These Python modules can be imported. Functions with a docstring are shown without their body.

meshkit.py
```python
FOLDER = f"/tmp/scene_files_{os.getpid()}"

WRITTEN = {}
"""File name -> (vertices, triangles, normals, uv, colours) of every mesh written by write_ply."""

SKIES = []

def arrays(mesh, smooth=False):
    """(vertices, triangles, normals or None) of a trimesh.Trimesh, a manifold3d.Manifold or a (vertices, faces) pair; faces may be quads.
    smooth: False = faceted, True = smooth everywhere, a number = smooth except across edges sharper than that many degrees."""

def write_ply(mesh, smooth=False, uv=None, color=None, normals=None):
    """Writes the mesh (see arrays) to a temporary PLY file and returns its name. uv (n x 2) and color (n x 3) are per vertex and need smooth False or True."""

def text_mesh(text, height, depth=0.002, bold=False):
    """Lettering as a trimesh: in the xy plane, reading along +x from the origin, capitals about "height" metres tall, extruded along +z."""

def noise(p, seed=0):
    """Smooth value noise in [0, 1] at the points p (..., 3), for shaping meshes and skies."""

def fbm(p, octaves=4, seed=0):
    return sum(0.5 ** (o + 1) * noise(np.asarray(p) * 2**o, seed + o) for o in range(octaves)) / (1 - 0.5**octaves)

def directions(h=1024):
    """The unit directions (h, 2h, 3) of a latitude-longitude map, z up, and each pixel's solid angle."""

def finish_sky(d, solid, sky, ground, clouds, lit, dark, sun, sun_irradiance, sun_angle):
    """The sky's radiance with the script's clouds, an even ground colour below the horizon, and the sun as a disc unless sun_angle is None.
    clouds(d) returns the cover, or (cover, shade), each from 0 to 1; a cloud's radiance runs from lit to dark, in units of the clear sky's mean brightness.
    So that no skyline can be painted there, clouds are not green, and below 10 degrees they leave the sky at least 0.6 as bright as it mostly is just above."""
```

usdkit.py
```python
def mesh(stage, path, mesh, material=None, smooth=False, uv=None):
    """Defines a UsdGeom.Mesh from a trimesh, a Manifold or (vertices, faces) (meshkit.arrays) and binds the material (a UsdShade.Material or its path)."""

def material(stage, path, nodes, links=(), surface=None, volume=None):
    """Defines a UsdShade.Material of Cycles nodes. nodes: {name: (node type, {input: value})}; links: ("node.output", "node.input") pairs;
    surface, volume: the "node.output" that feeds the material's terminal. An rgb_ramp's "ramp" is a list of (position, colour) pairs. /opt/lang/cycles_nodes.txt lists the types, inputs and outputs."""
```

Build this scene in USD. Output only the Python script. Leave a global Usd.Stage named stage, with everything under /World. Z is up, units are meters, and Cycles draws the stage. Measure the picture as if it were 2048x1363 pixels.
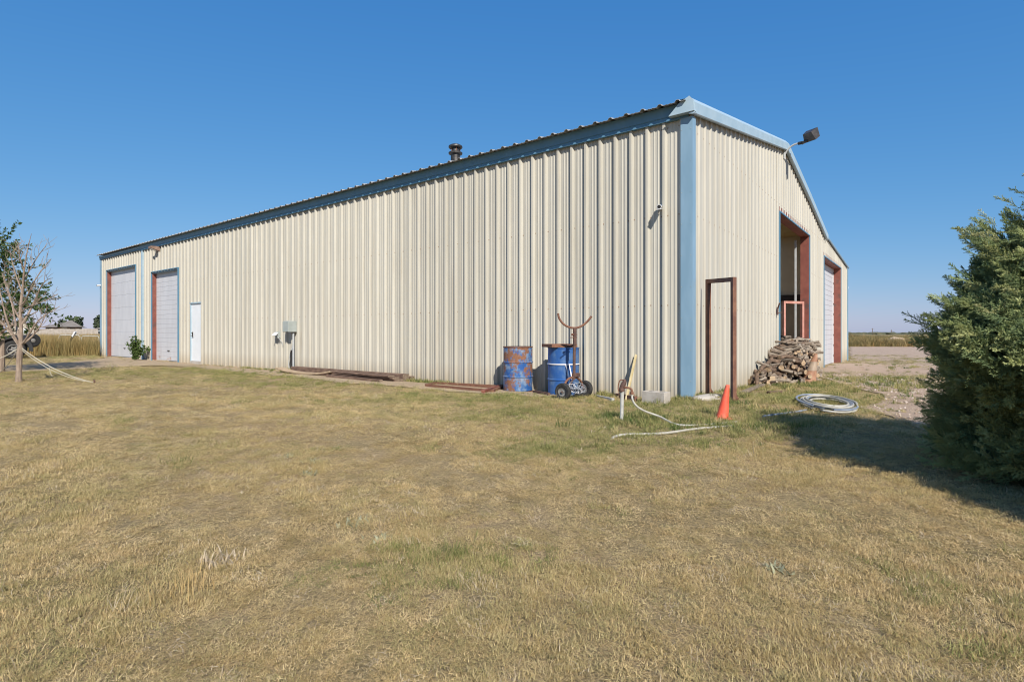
import math, random
import numpy as np, trimesh, usdkit, meshkit
from pxr import Usd, UsdGeom, UsdLux, UsdShade, Gf, Sdf, Vt
from shapely.geometry import Polygon, Point
from shapely import contains_xy
from scipy.spatial.transform import Rotation as Rot

stage = Usd.Stage.CreateInMemory()
UsdGeom.SetStageUpAxis(stage, 'Z'); UsdGeom.SetStageMetersPerUnit(stage, 1.0)
UsdGeom.Xform.Define(stage, '/World'); UsdGeom.Scope.Define(stage, '/World/Looks')

# ------------------------------------------------------------------ camera, sky, sun, exposure
CAM_H, FPX, CX, HY = 1.15, 1086.0, 1024.0, 665.0
cam = UsdGeom.Camera.Define(stage, '/World/camera')
cam.AddTranslateOp().Set((0, 0, CAM_H)); cam.AddRotateXOp().Set(90)
cam.CreateHorizontalApertureAttr(36.0); cam.CreateVerticalApertureAttr(36.0 * 681 / 1024)
cam.CreateFocalLengthAttr(36.0 * FPX / 2048)
cam.CreateVerticalApertureOffsetAttr(-16.5 / 2048 * 36.0)
cam.CreateClippingRangeAttr((0.05, 20000.0))
cam.CreateExposureAttr(0.42)
SUN_EL = math.radians(37.0); SX, SY = 0.25, -0.97
SUN_ROT = math.atan2(SX, SY)
def material(name, nodes, links=(), surface=None, volume=None):
    return usdkit.material(stage, '/World/Looks/' + name, nodes, links, surface, volume)
sky_m = material('sky_look', {
    's': ('sky_texture', {'sky_type': 'single_scattering', 'sun_disc': False, 'sun_elevation': SUN_EL, 'sun_rotation': SUN_ROT,
                          'altitude': 0.0, 'air_density': 1.0, 'aerosol_density': 0.3, 'ozone_density': 6.0}),
    'sp': ('separate_color', {}), 'cb': ('combine_color', {}),
    'r1': ('math', {'math_type': 'power', 'value2': 1.1}), 'g1': ('math', {'math_type': 'power', 'value2': .62}), 'b1': ('math', {'math_type': 'power', 'value2': .35}),
    'm': ('mix', {'mix_type': 'multiply', 'fac': 1.0, 'color2': (.68, 1.62, 3.55)}), 'b': ('background_shader', {'strength': 0.08})},
    [('s.color', 'sp.color'), ('sp.r', 'r1.value1'), ('sp.g', 'g1.value1'), ('sp.b', 'b1.value1'), ('r1.value', 'cb.r'), ('g1.value', 'cb.g'), ('b1.value', 'cb.b'),
     ('cb.color', 'm.color1'), ('m.color', 'b.color')], surface='b.background')
dome = UsdLux.DomeLight.Define(stage, '/World/sky')
UsdShade.MaterialBindingAPI.Apply(dome.GetPrim()).Bind(sky_m)
dome.GetPrim().SetCustomDataByKey('kind', 'structure')
sun = UsdLux.DistantLight.Define(stage, '/World/sun')
sun.CreateNormalizeAttr(True); sun.CreateIntensityAttr(1.25); sun.CreateAngleAttr(0.5); sun.CreateColorAttr((1.0, 0.94, 0.85))
_h = math.hypot(SX, SY); to_sun = np.array([SX / _h * math.cos(SUN_EL), SY / _h * math.cos(SUN_EL), math.sin(SUN_EL)])
_q = Rot.align_vectors([to_sun], [[0, 0, 1]])[0].as_quat()
sun.AddOrientOp().Set(Gf.Quatf(float(_q[3]), float(_q[0]), float(_q[1]), float(_q[2])))

# ------------------------------------------------------------------ helpers
rng = np.random.default_rng(7); random.seed(7)
names = {}
def numbered(name, parent='/World'):
    k = (parent, name); n = names.get(k, 0); names[k] = n + 1
    return f'{parent}/{name}' if n == 0 else f'{parent}/{name}_{n:03d}'
class MB:
    """collects shapes into one mesh"""
    def __init__(s): s.v, s.f, s.n = [], [], 0
    def add(s, v, f):
        v = np.asarray(v, float); f = np.asarray(f, int)
        if f.shape[1] == 4: f = np.vstack([f[:, [0, 1, 2]], f[:, [0, 2, 3]]])
        s.v.append(v); s.f.append(f + s.n); s.n += len(v); return s
    def tm(s, m): return s.add(m.vertices, m.faces)
    def mesh(s): return trimesh.Trimesh(np.vstack(s.v), np.vstack(s.f), process=False)
    def box(s, lo, hi, ch=0.0):
        lo, hi = np.minimum(lo, hi).astype(float), np.maximum(lo, hi).astype(float)
        if ch <= 0:
            m = trimesh.creation.box(extents=hi - lo); m.apply_translation((lo + hi) / 2)
        else:
            c, e = (lo + hi) / 2, (hi - lo) / 2; p = []
            for sx in (-1, 1):
                for sy in (-1, 1):
                    for sz in (-1, 1):
                        q = np.array([sx, sy, sz])
                        for k in range(3):
                            w = e - ch; w[k] = e[k]; p.append(c + q * w)
            m = trimesh.convex.convex_hull(np.array(p))
        return s.tm(m)
    def bar(s, a, b, w, h=None, up=(0, 0, 1), ch=0.0):
        a, b = np.asarray(a, float), np.asarray(b, float); h = w if h is None else h
        d = b - a; L = np.linalg.norm(d); d /= L
        up = np.asarray(up, float)
        if abs(d @ up) > .97: up = np.array([0, 1.0, 0]) if abs(d[1]) < .9 else np.array([1.0, 0, 0])
        x = np.cross(up, d); x /= np.linalg.norm(x); z = np.cross(d, x)
        t = MB().box((-w / 2, 0, -h / 2), (w / 2, L, h / 2), ch).mesh()
        return s.add(t.vertices @ np.array([x, d, z]) + a, t.faces)
    def tube(s, pts, r, n=8, cap=True):
        v, f = tube(pts, r, n, cap); return s.add(v, f)
    def lathe(s, prof, n=32, origin=(0, 0, 0)):
        a = np.linspace(0, 2 * np.pi, n, endpoint=False); p = np.asarray(prof, float); k = len(p)
        v = np.stack([np.outer(p[:, 0], np.cos(a)), np.outer(p[:, 0], np.sin(a)), np.repeat(p[:, 1:2], n, 1)], -1).reshape(-1, 3) + np.asarray(origin)
        f = []
        for i in range(k - 1):
            for j in range(n):
                f.append([i * n + j, i * n + (j + 1) % n, (i + 1) * n + (j + 1) % n, (i + 1) * n + j])
        return s.add(v, f)
    def strip(s, prof, a, b):
        """profile points (n,3) swept from offset a to offset b (vectors)"""
        p = np.asarray(prof, float); n = len(p)
        v = np.vstack([p + np.asarray(a), p + np.asarray(b)])
        return s.add(v, [[i, i + 1, n + i + 1, n + i] for i in range(n - 1)])
    def prism(s, poly, a, b):
        """closed convex polygon (n,3) at offsets a and b, capped"""
        p = np.asarray(poly, float); n = len(p)
        v = np.vstack([p + np.asarray(a), p + np.asarray(b)])
        f = []
        for i in range(n):
            j = (i + 1) % n; f += [[i, j, n + j], [i, n + j, n + i]]
        for i in range(1, n - 1): f += [[0, i + 1, i], [n, n + i, n + i + 1]]
        return s.add(v, f)
def tube(pts, r, n=8, cap=True):
    p = np.asarray(pts, float); k = len(p); r = np.broadcast_to(np.asarray(r, float), (k,))
    t = np.gradient(p, axis=0); t /= np.linalg.norm(t, axis=1, keepdims=True) + 1e-12
    u = np.cross(t[0], [0, 0, 1.0]);
    if np.linalg.norm(u) < .1: u = np.cross(t[0], [1.0, 0, 0])
    U = []
    for i in range(k):
        u = u - t[i] * (u @ t[i]); u /= np.linalg.norm(u); U.append(u)
    U = np.array(U); W = np.cross(t, U); a = np.linspace(0, 2 * np.pi, n, endpoint=False)
    v = (p[:, None] + r[:, None, None] * (np.cos(a)[None, :, None] * U[:, None] + np.sin(a)[None, :, None] * W[:, None])).reshape(-1, 3)
    i, j = np.meshgrid(np.arange(k - 1), np.arange(n), indexing='ij'); j2 = (j + 1) % n
    f = np.stack([i * n + j, i * n + j2, (i + 1) * n + j2, (i + 1) * n + j], -1).reshape(-1, 4)
    f = np.vstack([f[:, [0, 1, 2]], f[:, [0, 2, 3]]])
    if cap:
        v = np.vstack([v, p[0], p[-1]]); c0, c1 = k * n, k * n + 1; jj = np.arange(n)
        f = np.vstack([f, np.stack([np.full(n, c0), (jj + 1) % n, jj], 1), np.stack([np.full(n, c1), (k - 1) * n + jj, (k - 1) * n + (jj + 1) % n], 1)])
    return v, f
def spline(pts, n=30):
    from scipy.interpolate import CubicSpline
    p = np.asarray(pts, float); d = np.r_[0, np.cumsum(np.linalg.norm(np.diff(p, axis=0), axis=1))]
    return CubicSpline(d, p)(np.linspace(0, d[-1], n))

def tag(prim, label=None, cat=None, group=None, kind=None):
    p = prim.GetPrim() if hasattr(prim, 'GetPrim') else prim
    for k, v in (('label', label), ('category', cat), ('group', group), ('kind', kind)):
        if v: p.SetCustomDataByKey(k, v)
    return p
def thing(name, label, cat, loc=(0, 0, 0), rotz=0, group=None):
    x = UsdGeom.Xform.Define(stage, numbered(name))
    x.AddTranslateOp().Set(tuple(float(c) for c in loc)); x.AddRotateZOp().Set(float(rotz))
    p = x.GetPrim(); p.loc = np.array(loc, float)
    return tag(p, label, cat, group)
LOC = {}
def obj(name, mb, m, parent=None, smooth=30, label=None, kind=None):
    path = numbered(name, str(parent.GetPath()) if parent is not None else '/World')
    me = mb.mesh() if isinstance(mb, MB) else mb
    p = usdkit.mesh(stage, path, me, m, smooth=smooth).GetPrim()
    return tag(p, label, kind=kind)
def dup(root, loc, rotq=None, rotz=0, label=None, group=None, scale=None):
    x = UsdGeom.Xform.Define(stage, numbered(root.GetName().split('_00')[0]))
    x.AddTranslateOp().Set(tuple(float(c) for c in loc))
    if rotq is not None: x.AddOrientOp().Set(Gf.Quatf(float(rotq[3]), float(rotq[0]), float(rotq[1]), float(rotq[2])))
    elif rotz: x.AddRotateZOp().Set(float(rotz))
    if scale is not None: x.AddScaleOp().Set(tuple(float(c) for c in scale))
    return x.GetPrim()
def instancer(name, protos, mats, pos, quat, scale, idx, kind='stuff', parent=None, label=None, cat=None):
    path = numbered(name, str(parent.GetPath()) if parent is not None else '/World')
    pi = UsdGeom.PointInstancer.Define(stage, path)
    ts = []
    for i, (me, m) in enumerate(zip(protos, mats)):
        q = usdkit.mesh(stage, f'{path}/Prototypes/clump_{i:03d}', me, m); ts.append(q.GetPath())
    pi.CreatePrototypesRel().SetTargets(ts)
    pi.CreateProtoIndicesAttr(Vt.IntArray.FromNumpy(np.asarray(idx, np.int32)))
    pi.CreatePositionsAttr(Vt.Vec3fArray.FromNumpy(np.asarray(pos, np.float32)))
    q = np.asarray(quat, float)
    pi.CreateOrientationsAttr(Vt.QuathArray([Gf.Quath(float(w), float(x), float(y), float(z)) for x, y, z, w in q]))
    pi.CreateScalesAttr(Vt.Vec3fArray.FromNumpy(np.asarray(scale, np.float32)))
    return tag(pi.GetPrim(), label, cat, kind=kind)
def rz(n, r): return Rot.from_euler('z', r.uniform(0, 2 * np.pi, n)).as_quat()

# ------------------------------------------------------------------ where things stand
CO = np.array([2.95, 9.0]); ROT = math.degrees(math.atan2(.793, .609))
BT, BS = np.array([.609, .793]), np.array([-.793, .609])       # along the end wall, along the long wall
BT, BS = BT / np.linalg.norm(BT), BS / np.linalg.norm(BS)
def smooth(a, b, x):
    t = np.clip((np.asarray(x, float) - a) / (b - a), 0, 1); return t * t * (3 - 2 * t)
def local(x, y):
    dx, dy = np.asarray(x) - CO[0], np.asarray(y) - CO[1]
    return dx * BT[0] + dy * BT[1], dx * BS[0] + dy * BS[1]
def height(x, y):
    x, y = np.asarray(x, float), np.asarray(y, float)
    t, s = local(x, y); r = np.hypot(x, y)
    z = -.20 * smooth(3, 19, t) * smooth(9, 2, s)
    z = z + .10 * np.exp(-((x - 3.5) ** 2 / .9 + (y - 8.9) ** 2 / .6))
    n = meshkit.noise(np.stack([x * .45, y * .45, 0 * x], -1), 3) - .5
    n2 = meshkit.noise(np.stack([x * 1.7, y * 1.7, 0 * x], -1), 5) - .5
    lawn = smooth(.1, 1.5, np.where(t < 0, -t, np.where(s < 0, -s, 0)))
    return z + (n * .05 + n2 * .025) * lawn * smooth(60, 20, r) - .03 * smooth(.6, 0, np.where(t < 0, -t, 9)) 
def W(t, s, z=0.0):
    p = CO + BT * t + BS * s; return np.array([p[0], p[1], z])
def gp(px, py, z=0.0):
    """ground point seen at the photograph's pixel px, py when the ground there is at z"""
    y = FPX * (CAM_H - z) / (py - HY); return np.array([(px - CX) / FPX * y, y, z])
def gph(px, py):
    p = gp(px, py)
    for _ in range(6):
        p = gp(px, py, float(height(p[0], p[1])))
    return p
def s_at(px, d=0.0):
    r = (px - CX) / FPX; c = CO - BT * d
    return (c[0] - r * c[1]) / (-BS[0] + r * BS[1])
def t_at(px, d=0.0):
    r = (px - CX) / FPX; c = CO - BS * d
    return (c[0] - r * c[1]) / (r * BT[1] - BT[0])
def zl(px, py, d=0.0):
    p = W(-d, s_at(px, d)); return CAM_H + (HY - py) / FPX * p[1]
def ze(px, py, d=0.0):
    p = W(t_at(px, d), -d); return CAM_H + (HY - py) / FPX * p[1]
def at_depth(px, py, y): return np.array([(px - CX) / FPX * y, y, CAM_H + (HY - py) / FPX * y])

# ------------------------------------------------------------------ materials
def paint(name, c, c2=None, scale=6, rough=.5, bump=.0, bscale=60, stretch=(1, 1, 1), lo=.4, hi=.65, metallic=0., extra=None, detail=5):
    """two tones mixed by noise, on world position; extra = (colour, scale, lo, hi): patches of a third tone"""
    n = {'geo': ('geometry', {}), 'mp': ('mapping', {'scale': stretch}),
         'n': ('noise_texture', {'scale': scale, 'detail': detail, 'roughness': .6}),
         'r': ('rgb_ramp', {'ramp': [(0, c), (lo, c), (hi, c2 or c), (1, c2 or c)]}),
         'p': ('principled_bsdf', {'roughness': rough, 'metallic': metallic})}
    l = [('geo.position', 'mp.vector'), ('mp.vector', 'n.vector'), ('n.fac', 'r.fac')]; out = 'r.color'
    if extra:
        e, es, elo, ehi = extra
        n['n3'] = ('noise_texture', {'scale': es, 'detail': 7, 'roughness': .68}); n['r3'] = ('rgb_ramp', {'ramp': [(0, (0, 0, 0)), (elo, (0, 0, 0)), (ehi, (1, 1, 1)), (1, (1, 1, 1))]})
        n['m3'] = ('mix', {'color2': e})
        l += [('geo.position', 'n3.vector'), ('n3.fac', 'r3.fac'), ('r3.color', 'm3.fac'), (out, 'm3.color1')]; out = 'm3.color'
    l.append((out, 'p.base_color'))
    if bump:
        n['nb'] = ('noise_texture', {'scale': bscale, 'detail': 4}); n['b'] = ('bump', {'strength': bump, 'distance': .01})
        l += [('mp.vector', 'nb.vector'), ('nb.fac', 'b.height'), ('b.normal', 'p.normal')]
    return material(name, n, l, surface='p.BSDF')
M = {}
# cream wall sheet: faint rain streaks, brown splash near the ground
M['cream'] = material('cream_sheet_metal', {
    'geo': ('geometry', {}), 'oi': ('object_info', {}), 'mp': ('mapping', {'scale': (5, 5, .25)}), 'n': ('noise_texture', {'scale': 1.6, 'detail': 6, 'roughness': .65}),
    'r': ('rgb_ramp', {'ramp': [(0, (.325, .302, .243)), (.35, (.393, .369, .308)), (.6, (.435, .413, .353)), (1, (.46, .441, .382))]}),
    'sx': ('separate_xyz', {}), 'mpd': ('mapping', {'scale': (3.5, 3.5, 1.0)}), 'nd': ('noise_texture', {'scale': 1.8, 'detail': 6, 'roughness': .7}),
    'm1': ('math', {'math_type': 'multiply_add', 'value2': -2.0, 'value3': .95}), 'm2': ('math', {'math_type': 'multiply', 'use_clamp': True}),
    'tone': ('math', {'math_type': 'multiply_add', 'value2': .13, 'value3': .935}), 'tc': ('combine_xyz', {}), 'mt': ('mix', {'mix_type': 'multiply', 'fac': 1.0}),
    'mps': ('mapping', {'scale': (13, 13, .35)}), 'ns': ('noise_texture', {'scale': 1.3, 'detail': 4, 'roughness': .6}), 'rs': ('rgb_ramp', {'ramp': [(0, (0, 0, 0)), (.60, (0, 0, 0)), (.78, (.5, .5, .5)), (1, (.6, .6, .6))]}),
    'ms': ('mix', {'color2': (.27, .205, .13)}), 'mx': ('mix', {'color2': (.25, .18, .10)}), 'p': ('principled_bsdf', {'roughness': .42, 'specular_ior_level': .35}),
    'mpb': ('mapping', {'scale': (1.6, 1.6, .7)}), 'nb': ('noise_texture', {'scale': 1.5, 'detail': 2}), 'b': ('bump', {'strength': .55, 'distance': .03})},
    [('geo.position', 'mp.vector'), ('mp.vector', 'n.vector'), ('n.fac', 'r.fac'), ('geo.position', 'sx.vector'), ('sx.z', 'm1.value1'), ('oi.random', 'tone.value1'), ('tone.value', 'tc.x'), ('tone.value', 'tc.y'), ('tone.value', 'tc.z'),
     ('r.color', 'mt.color1'), ('tc.vector', 'mt.color2'), ('geo.position', 'mps.vector'), ('mps.vector', 'ns.vector'), ('ns.fac', 'rs.fac'), ('rs.color', 'ms.fac'), ('mt.color', 'ms.color1'),
     ('geo.position', 'mpd.vector'), ('mpd.vector', 'nd.vector'), ('m1.value', 'm2.value1'), ('nd.fac', 'm2.value2'), ('m2.value', 'mx.fac'), ('ms.color', 'mx.color1'),
     ('mx.color', 'p.base_color'), ('geo.position', 'mpb.vector'), ('mpb.vector', 'nb.vector'), ('nb.fac', 'b.height'), ('b.normal', 'p.normal')], surface='p.BSDF')
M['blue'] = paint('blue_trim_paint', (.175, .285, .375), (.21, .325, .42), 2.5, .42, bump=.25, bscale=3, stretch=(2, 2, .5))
M['blue_deep'] = paint('deep_blue_eave_paint', (.085, .19, .28), (.105, .215, .31), 2.5, .42, bump=.25, bscale=3, stretch=(2, 2, .5))  # trim blue darkened: overhang shade painted into the eave; also dark door edging
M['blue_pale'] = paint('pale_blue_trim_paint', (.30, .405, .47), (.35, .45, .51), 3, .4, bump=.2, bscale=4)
M['roof'] = paint('dull_galvanized_roof', (.30, .285, .26), (.40, .385, .36), 5, .5, metallic=.2)
M['skylight'] = material('milky_fibreglass', {'t': ('translucent_bsdf', {'color': (.85, .85, .8)}), 'c': ('transparent_bsdf', {'color': (.7, .7, .66)}), 'm': ('mix_closure', {'fac': .4})}, [('t.BSDF', 'm.closure1'), ('c.BSDF', 'm.closure2')], surface='m.closure')  # translucent sheet for the roof panels added to brighten the interior
M['red'] = paint('red_oxide_steel', (.165, .048, .034), (.22, .072, .05), 4, .6, bump=.2, extra=((.10, .05, .04), 3, .56, .66))
M['pink'] = paint('faded_red_primer', (.38, .17, .13), (.46, .24, .19), 6, .7, bump=.2)
M['door'] = paint('white_door_enamel', (.47, .47, .485), (.52, .52, .535), 3, .45, stretch=(1, 1, .3), bump=.1, bscale=10)
M['door_stain'] = paint('white_enamel_with_rust', (.48, .48, .49), (.53, .53, .54), 3, .5, extra=((.38, .16, .06), 2.2, .52, .6))
M['pdoor'] = paint('white_entry_door', (.66, .68, .69), (.70, .72, .73), 3, .4)
M['screw'] = paint('rusty_screw', (.22, .13, .08), (.36, .28, .2), 40, .6)
M['rust'] = paint('rusty_angle_iron', (.135, .058, .036), (.20, .095, .055), 9, .8, bump=.5, bscale=90)
M['rust_dark'] = paint('dark_rusty_steel', (.075, .04, .032), (.13, .07, .05), 9, .75, bump=.5, bscale=90)
M['conc'] = paint('grey_concrete', (.36, .32, .27), (.44, .40, .35), 8, .9, bump=.6, bscale=70)
M['conc_in'] = paint('shop_floor_concrete', (.56, .51, .45), (.62, .57, .50), 2, .85)
M['grey_box'] = paint('grey_enamel_box', (.30, .33, .31), (.34, .37, .35), 6, .5)
M['grey_pvc'] = paint('grey_conduit', (.34, .35, .35), (.42, .43, .43), 8, .55)
M['black'] = paint('black_plastic', (.012, .012, .013), (.022, .022, .022), 10, .5)
M['bronze'] = paint('dark_bronze_housing', (.035, .03, .027), (.06, .05, .045), 10, .45)
M['lens'] = paint('dusty_lamp_glass', (.3, .31, .33), (.5, .5, .52), 30, .15)
M['white'] = paint('white_plastic', (.60, .60, .60), (.66, .66, .66), 10, .4)
M['rubber'] = paint('black_rubber', (.014, .014, .014), (.034, .032, .03), 20, .85, bump=.3)
M['rim'] = paint('dull_white_rim', (.15, .15, .145), (.27, .265, .25), 20, .55, extra=((.13, .06, .04), 30, .55, .62))
M['wood'] = paint('weathered_timber', (.105, .062, .042), (.20, .125, .085), 5, .85, bump=.6, bscale=40, stretch=(1, 1, 3))
M['wood_pale'] = paint('pale_weathered_board', (.33, .24, .15), (.44, .33, .22), 6, .85, bump=.5, bscale=40)
M['wood_end'] = paint('sun_bleached_end_grain', (.14, .10, .07), (.24, .18, .13), 20, .85)
M['lumber'] = paint('new_yellow_lumber', (.46, .37, .19), (.54, .44, .25), 8, .7)
M['bark'] = [paint(f'log_bark_{w}', a, b, 14, .9, bump=.9, bscale=60) for w, a, b in (('grey', (.13, .098, .07), (.25, .195, .145)), ('brown', (.085, .055, .035), (.18, .118, .078)), ('pale', (.20, .16, .12), (.32, .265, .205)))]
M['log_end'] = [paint(f'log_end_{w}', a, b, 25, .9, bump=.5, bscale=80) for w, a, b in (('tan', (.30, .205, .125), (.46, .335, .21)), ('grey', (.20, .155, .115), (.33, .27, .205)))]
M['dead'] = paint('bare_dead_bark', (.21, .155, .115), (.31, .24, .18), 9, .9, bump=.8, bscale=50, stretch=(2, 2, .6))
M['trunk'] = paint('brown_bark', (.12, .085, .06), (.2, .15, .11), 9, .9, bump=.8, bscale=50, stretch=(2, 2, .6))
M['rope'] = paint('pale_nylon_rope', (.36, .33, .25), (.44, .40, .31), 20, .8)
M['strap'] = paint('white_webbing', (.68, .66, .66), (.75, .72, .72), 20, .8)
M['hose'] = paint('weathered_pale_hose', (.33, .31, .26), (.43, .41, .35), 9, .6)
M['hose_grey'] = paint('grey_blue_hose', (.17, .20, .25), (.27, .30, .34), 5, .55)
M['galv'] = paint('galvanized_pipe', (.42, .41, .37), (.54, .53, .48), 14, .55, metallic=.2)
M['cone'] = paint('faded_red_orange_cone', (.70, .085, .04), (.80, .15, .08), 7, .6, bump=.3, bscale=30, extra=((.45, .12, .07), 14, .56, .68))
M['cone_old'] = paint('dirty_orange_cone', (.25, .12, .065), (.37, .20, .12), 9, .7, extra=((.20, .12, .08), 6, .5, .6))
M['cone_band'] = paint('dirty_reflective_band', (.27, .20, .14), (.36, .27, .19), 9, .6)
M['cone_base'] = paint('bright_orange_base', (.55, .15, .04), (.62, .2, .06), 9, .6)
M['quilt'] = paint('cream_quilted_insulation', (.66, .55, .39), (.74, .62, .45), 2, .8, bump=1., bscale=3, stretch=(1, 1, 1))
M['ply'] = paint('dusty_inner_wall', (.48, .39, .29), (.58, .48, .37), 1.6, .9, stretch=(1, 1, .6), extra=((.06, .045, .035), 1.5, .6, .75))
M['ceiling'] = paint('tan_vinyl_ceiling', (.62, .47, .26), (.68, .54, .32), 3, .7)
M['girt'] = paint('dark_steel_girt', (.035, .026, .022), (.06, .04, .035), 6, .7)
M['lamp_brown'] = paint('faded_brown_lamp_housing', (.20, .125, .09), (.27, .175, .13), 8, .6)
M['flue'] = paint('sooty_flue_pipe', (.035, .033, .032), (.09, .085, .08), 10, .5, metallic=.5)
M['tan_wall'] = paint('far_tan_siding', (.46, .41, .33), (.50, .45, .37), .3, .8)
M['brick_far'] = paint('far_brick', (.34, .22, .16), (.44, .31, .24), 2, .9)
M['shingle'] = paint('grey_brown_shingles', (.17, .145, .12), (.23, .20, .17), 1.2, .9)
M['fence_white'] = paint('sun_faded_fence', (.30, .26, .22), (.38, .335, .29), 2, .85)
M['window'] = paint('dark_window', (.03, .035, .04), (.05, .055, .06), 1, .15)
M['dirt_heap'] = paint('pale_dirt', (.44, .32, .22), (.54, .41, .29), 3, .95, bump=.8, bscale=10)
# blue drums: worn paint over rust
def drum_paint(name, seed, lo, hi, pale):
    return material(name, {
        'tc': ('texture_coordinate', {}), 'off': ('mapping', {'location': (seed, seed * .7, seed * .3)}),
        'n': ('noise_texture', {'scale': 2.9, 'detail': 12, 'roughness': .8}), 'r': ('rgb_ramp', {'ramp': [(0, (0, 0, 0)), (lo, (0, 0, 0)), (hi, (1, 1, 1)), (1, (1, 1, 1))]}),
        'nw': ('noise_texture', {'scale': 4.5, 'detail': 8, 'roughness': .7}), 'rw': ('rgb_ramp', {'ramp': [(0, (.012, .062, .22)), (.45, (.02, .085, .27)), (pale, (.075, .15, .29)), (min(pale + .15, 1), (.22, .28, .36)), (1, (.34, .37, .40))]}),
        'nr': ('noise_texture', {'scale': 26, 'detail': 5}), 'rr': ('rgb_ramp', {'ramp': [(0, (.10, .045, .025)), (.5, (.19, .085, .045)), (1, (.30, .14, .07))]}),
        'mx': ('mix', {}), 'ro': ('math', {'math_type': 'multiply_add', 'value2': .4, 'value3': .42}), 'p': ('principled_bsdf', {}), 'b': ('bump', {'strength': .3, 'distance': .006})},
        [('tc.object', 'off.vector'), ('off.vector', 'n.vector'), ('off.vector', 'nw.vector'), ('off.vector', 'nr.vector'), ('n.fac', 'r.fac'), ('nw.fac', 'rw.fac'), ('nr.fac', 'rr.fac'),
         ('r.color', 'mx.fac'), ('rw.color', 'mx.color1'), ('rr.color', 'mx.color2'), ('mx.color', 'p.base_color'), ('r.color', 'ro.value1'), ('ro.value', 'p.roughness'), ('n.fac', 'b.height'), ('b.normal', 'p.normal')], surface='p.BSDF')
M['drum_rust'] = drum_paint('rust_eaten_blue_paint', 3.1, .50, .53, .50)
M['drum_blue'] = drum_paint('scuffed_blue_paint', 8.4, .68, .72, .62)

def blade_look(name, stops, nscale=.5, mixc=(.2, .2, .09), rough=.75, trans=.25, amount=.5):
    """straw or leaf colours varied blade by blade, with large patches of a second tone"""
    return material(name, {
        'geo': ('geometry', {}), 'oi': ('object_info', {}), 'ad': ('math', {'math_type': 'add'}), 'fr': ('math', {'math_type': 'fraction'}), 'r': ('rgb_ramp', {'ramp': stops}),
        'n': ('noise_texture', {'scale': nscale, 'detail': 5, 'roughness': .6}), 'rn': ('rgb_ramp', {'ramp': [(0, (0, 0, 0)), (.42, (0, 0, 0)), (.62, (amount,) * 3), (1, (amount,) * 3)]}),
        'mx': ('mix', {'color2': mixc}), 'd': ('principled_bsdf', {'roughness': rough, 'specular_ior_level': .25}), 't': ('translucent_bsdf', {}), 'ms': ('mix_closure', {'fac': trans})},
        [('geo.random_per_island', 'ad.value1'), ('oi.random', 'ad.value2'), ('ad.value', 'fr.value1'), ('fr.value', 'r.fac'), ('geo.position', 'n.vector'), ('n.fac', 'rn.fac'), ('rn.color', 'mx.fac'), ('r.color', 'mx.color1'),
         ('mx.color', 'd.base_color'), ('mx.color', 't.color'), ('d.BSDF', 'ms.closure1'), ('t.BSDF', 'ms.closure2')], surface='ms.closure')
M['straw'] = blade_look('dry_straw', [(0, (.44, .31, .14)), (.3, (.66, .495, .255)), (.55, (.80, .63, .37)), (.8, (.56, .43, .20)), (1, (.30, .235, .10))], .55, (.42, .34, .145), amount=.5, trans=.4)
M['olive'] = blade_look('olive_blades', [(0, (.30, .26, .105)), (.4, (.42, .355, .155)), (.7, (.56, .45, .22)), (1, (.22, .205, .08))], .8, (.44, .34, .18), amount=.4)
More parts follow.
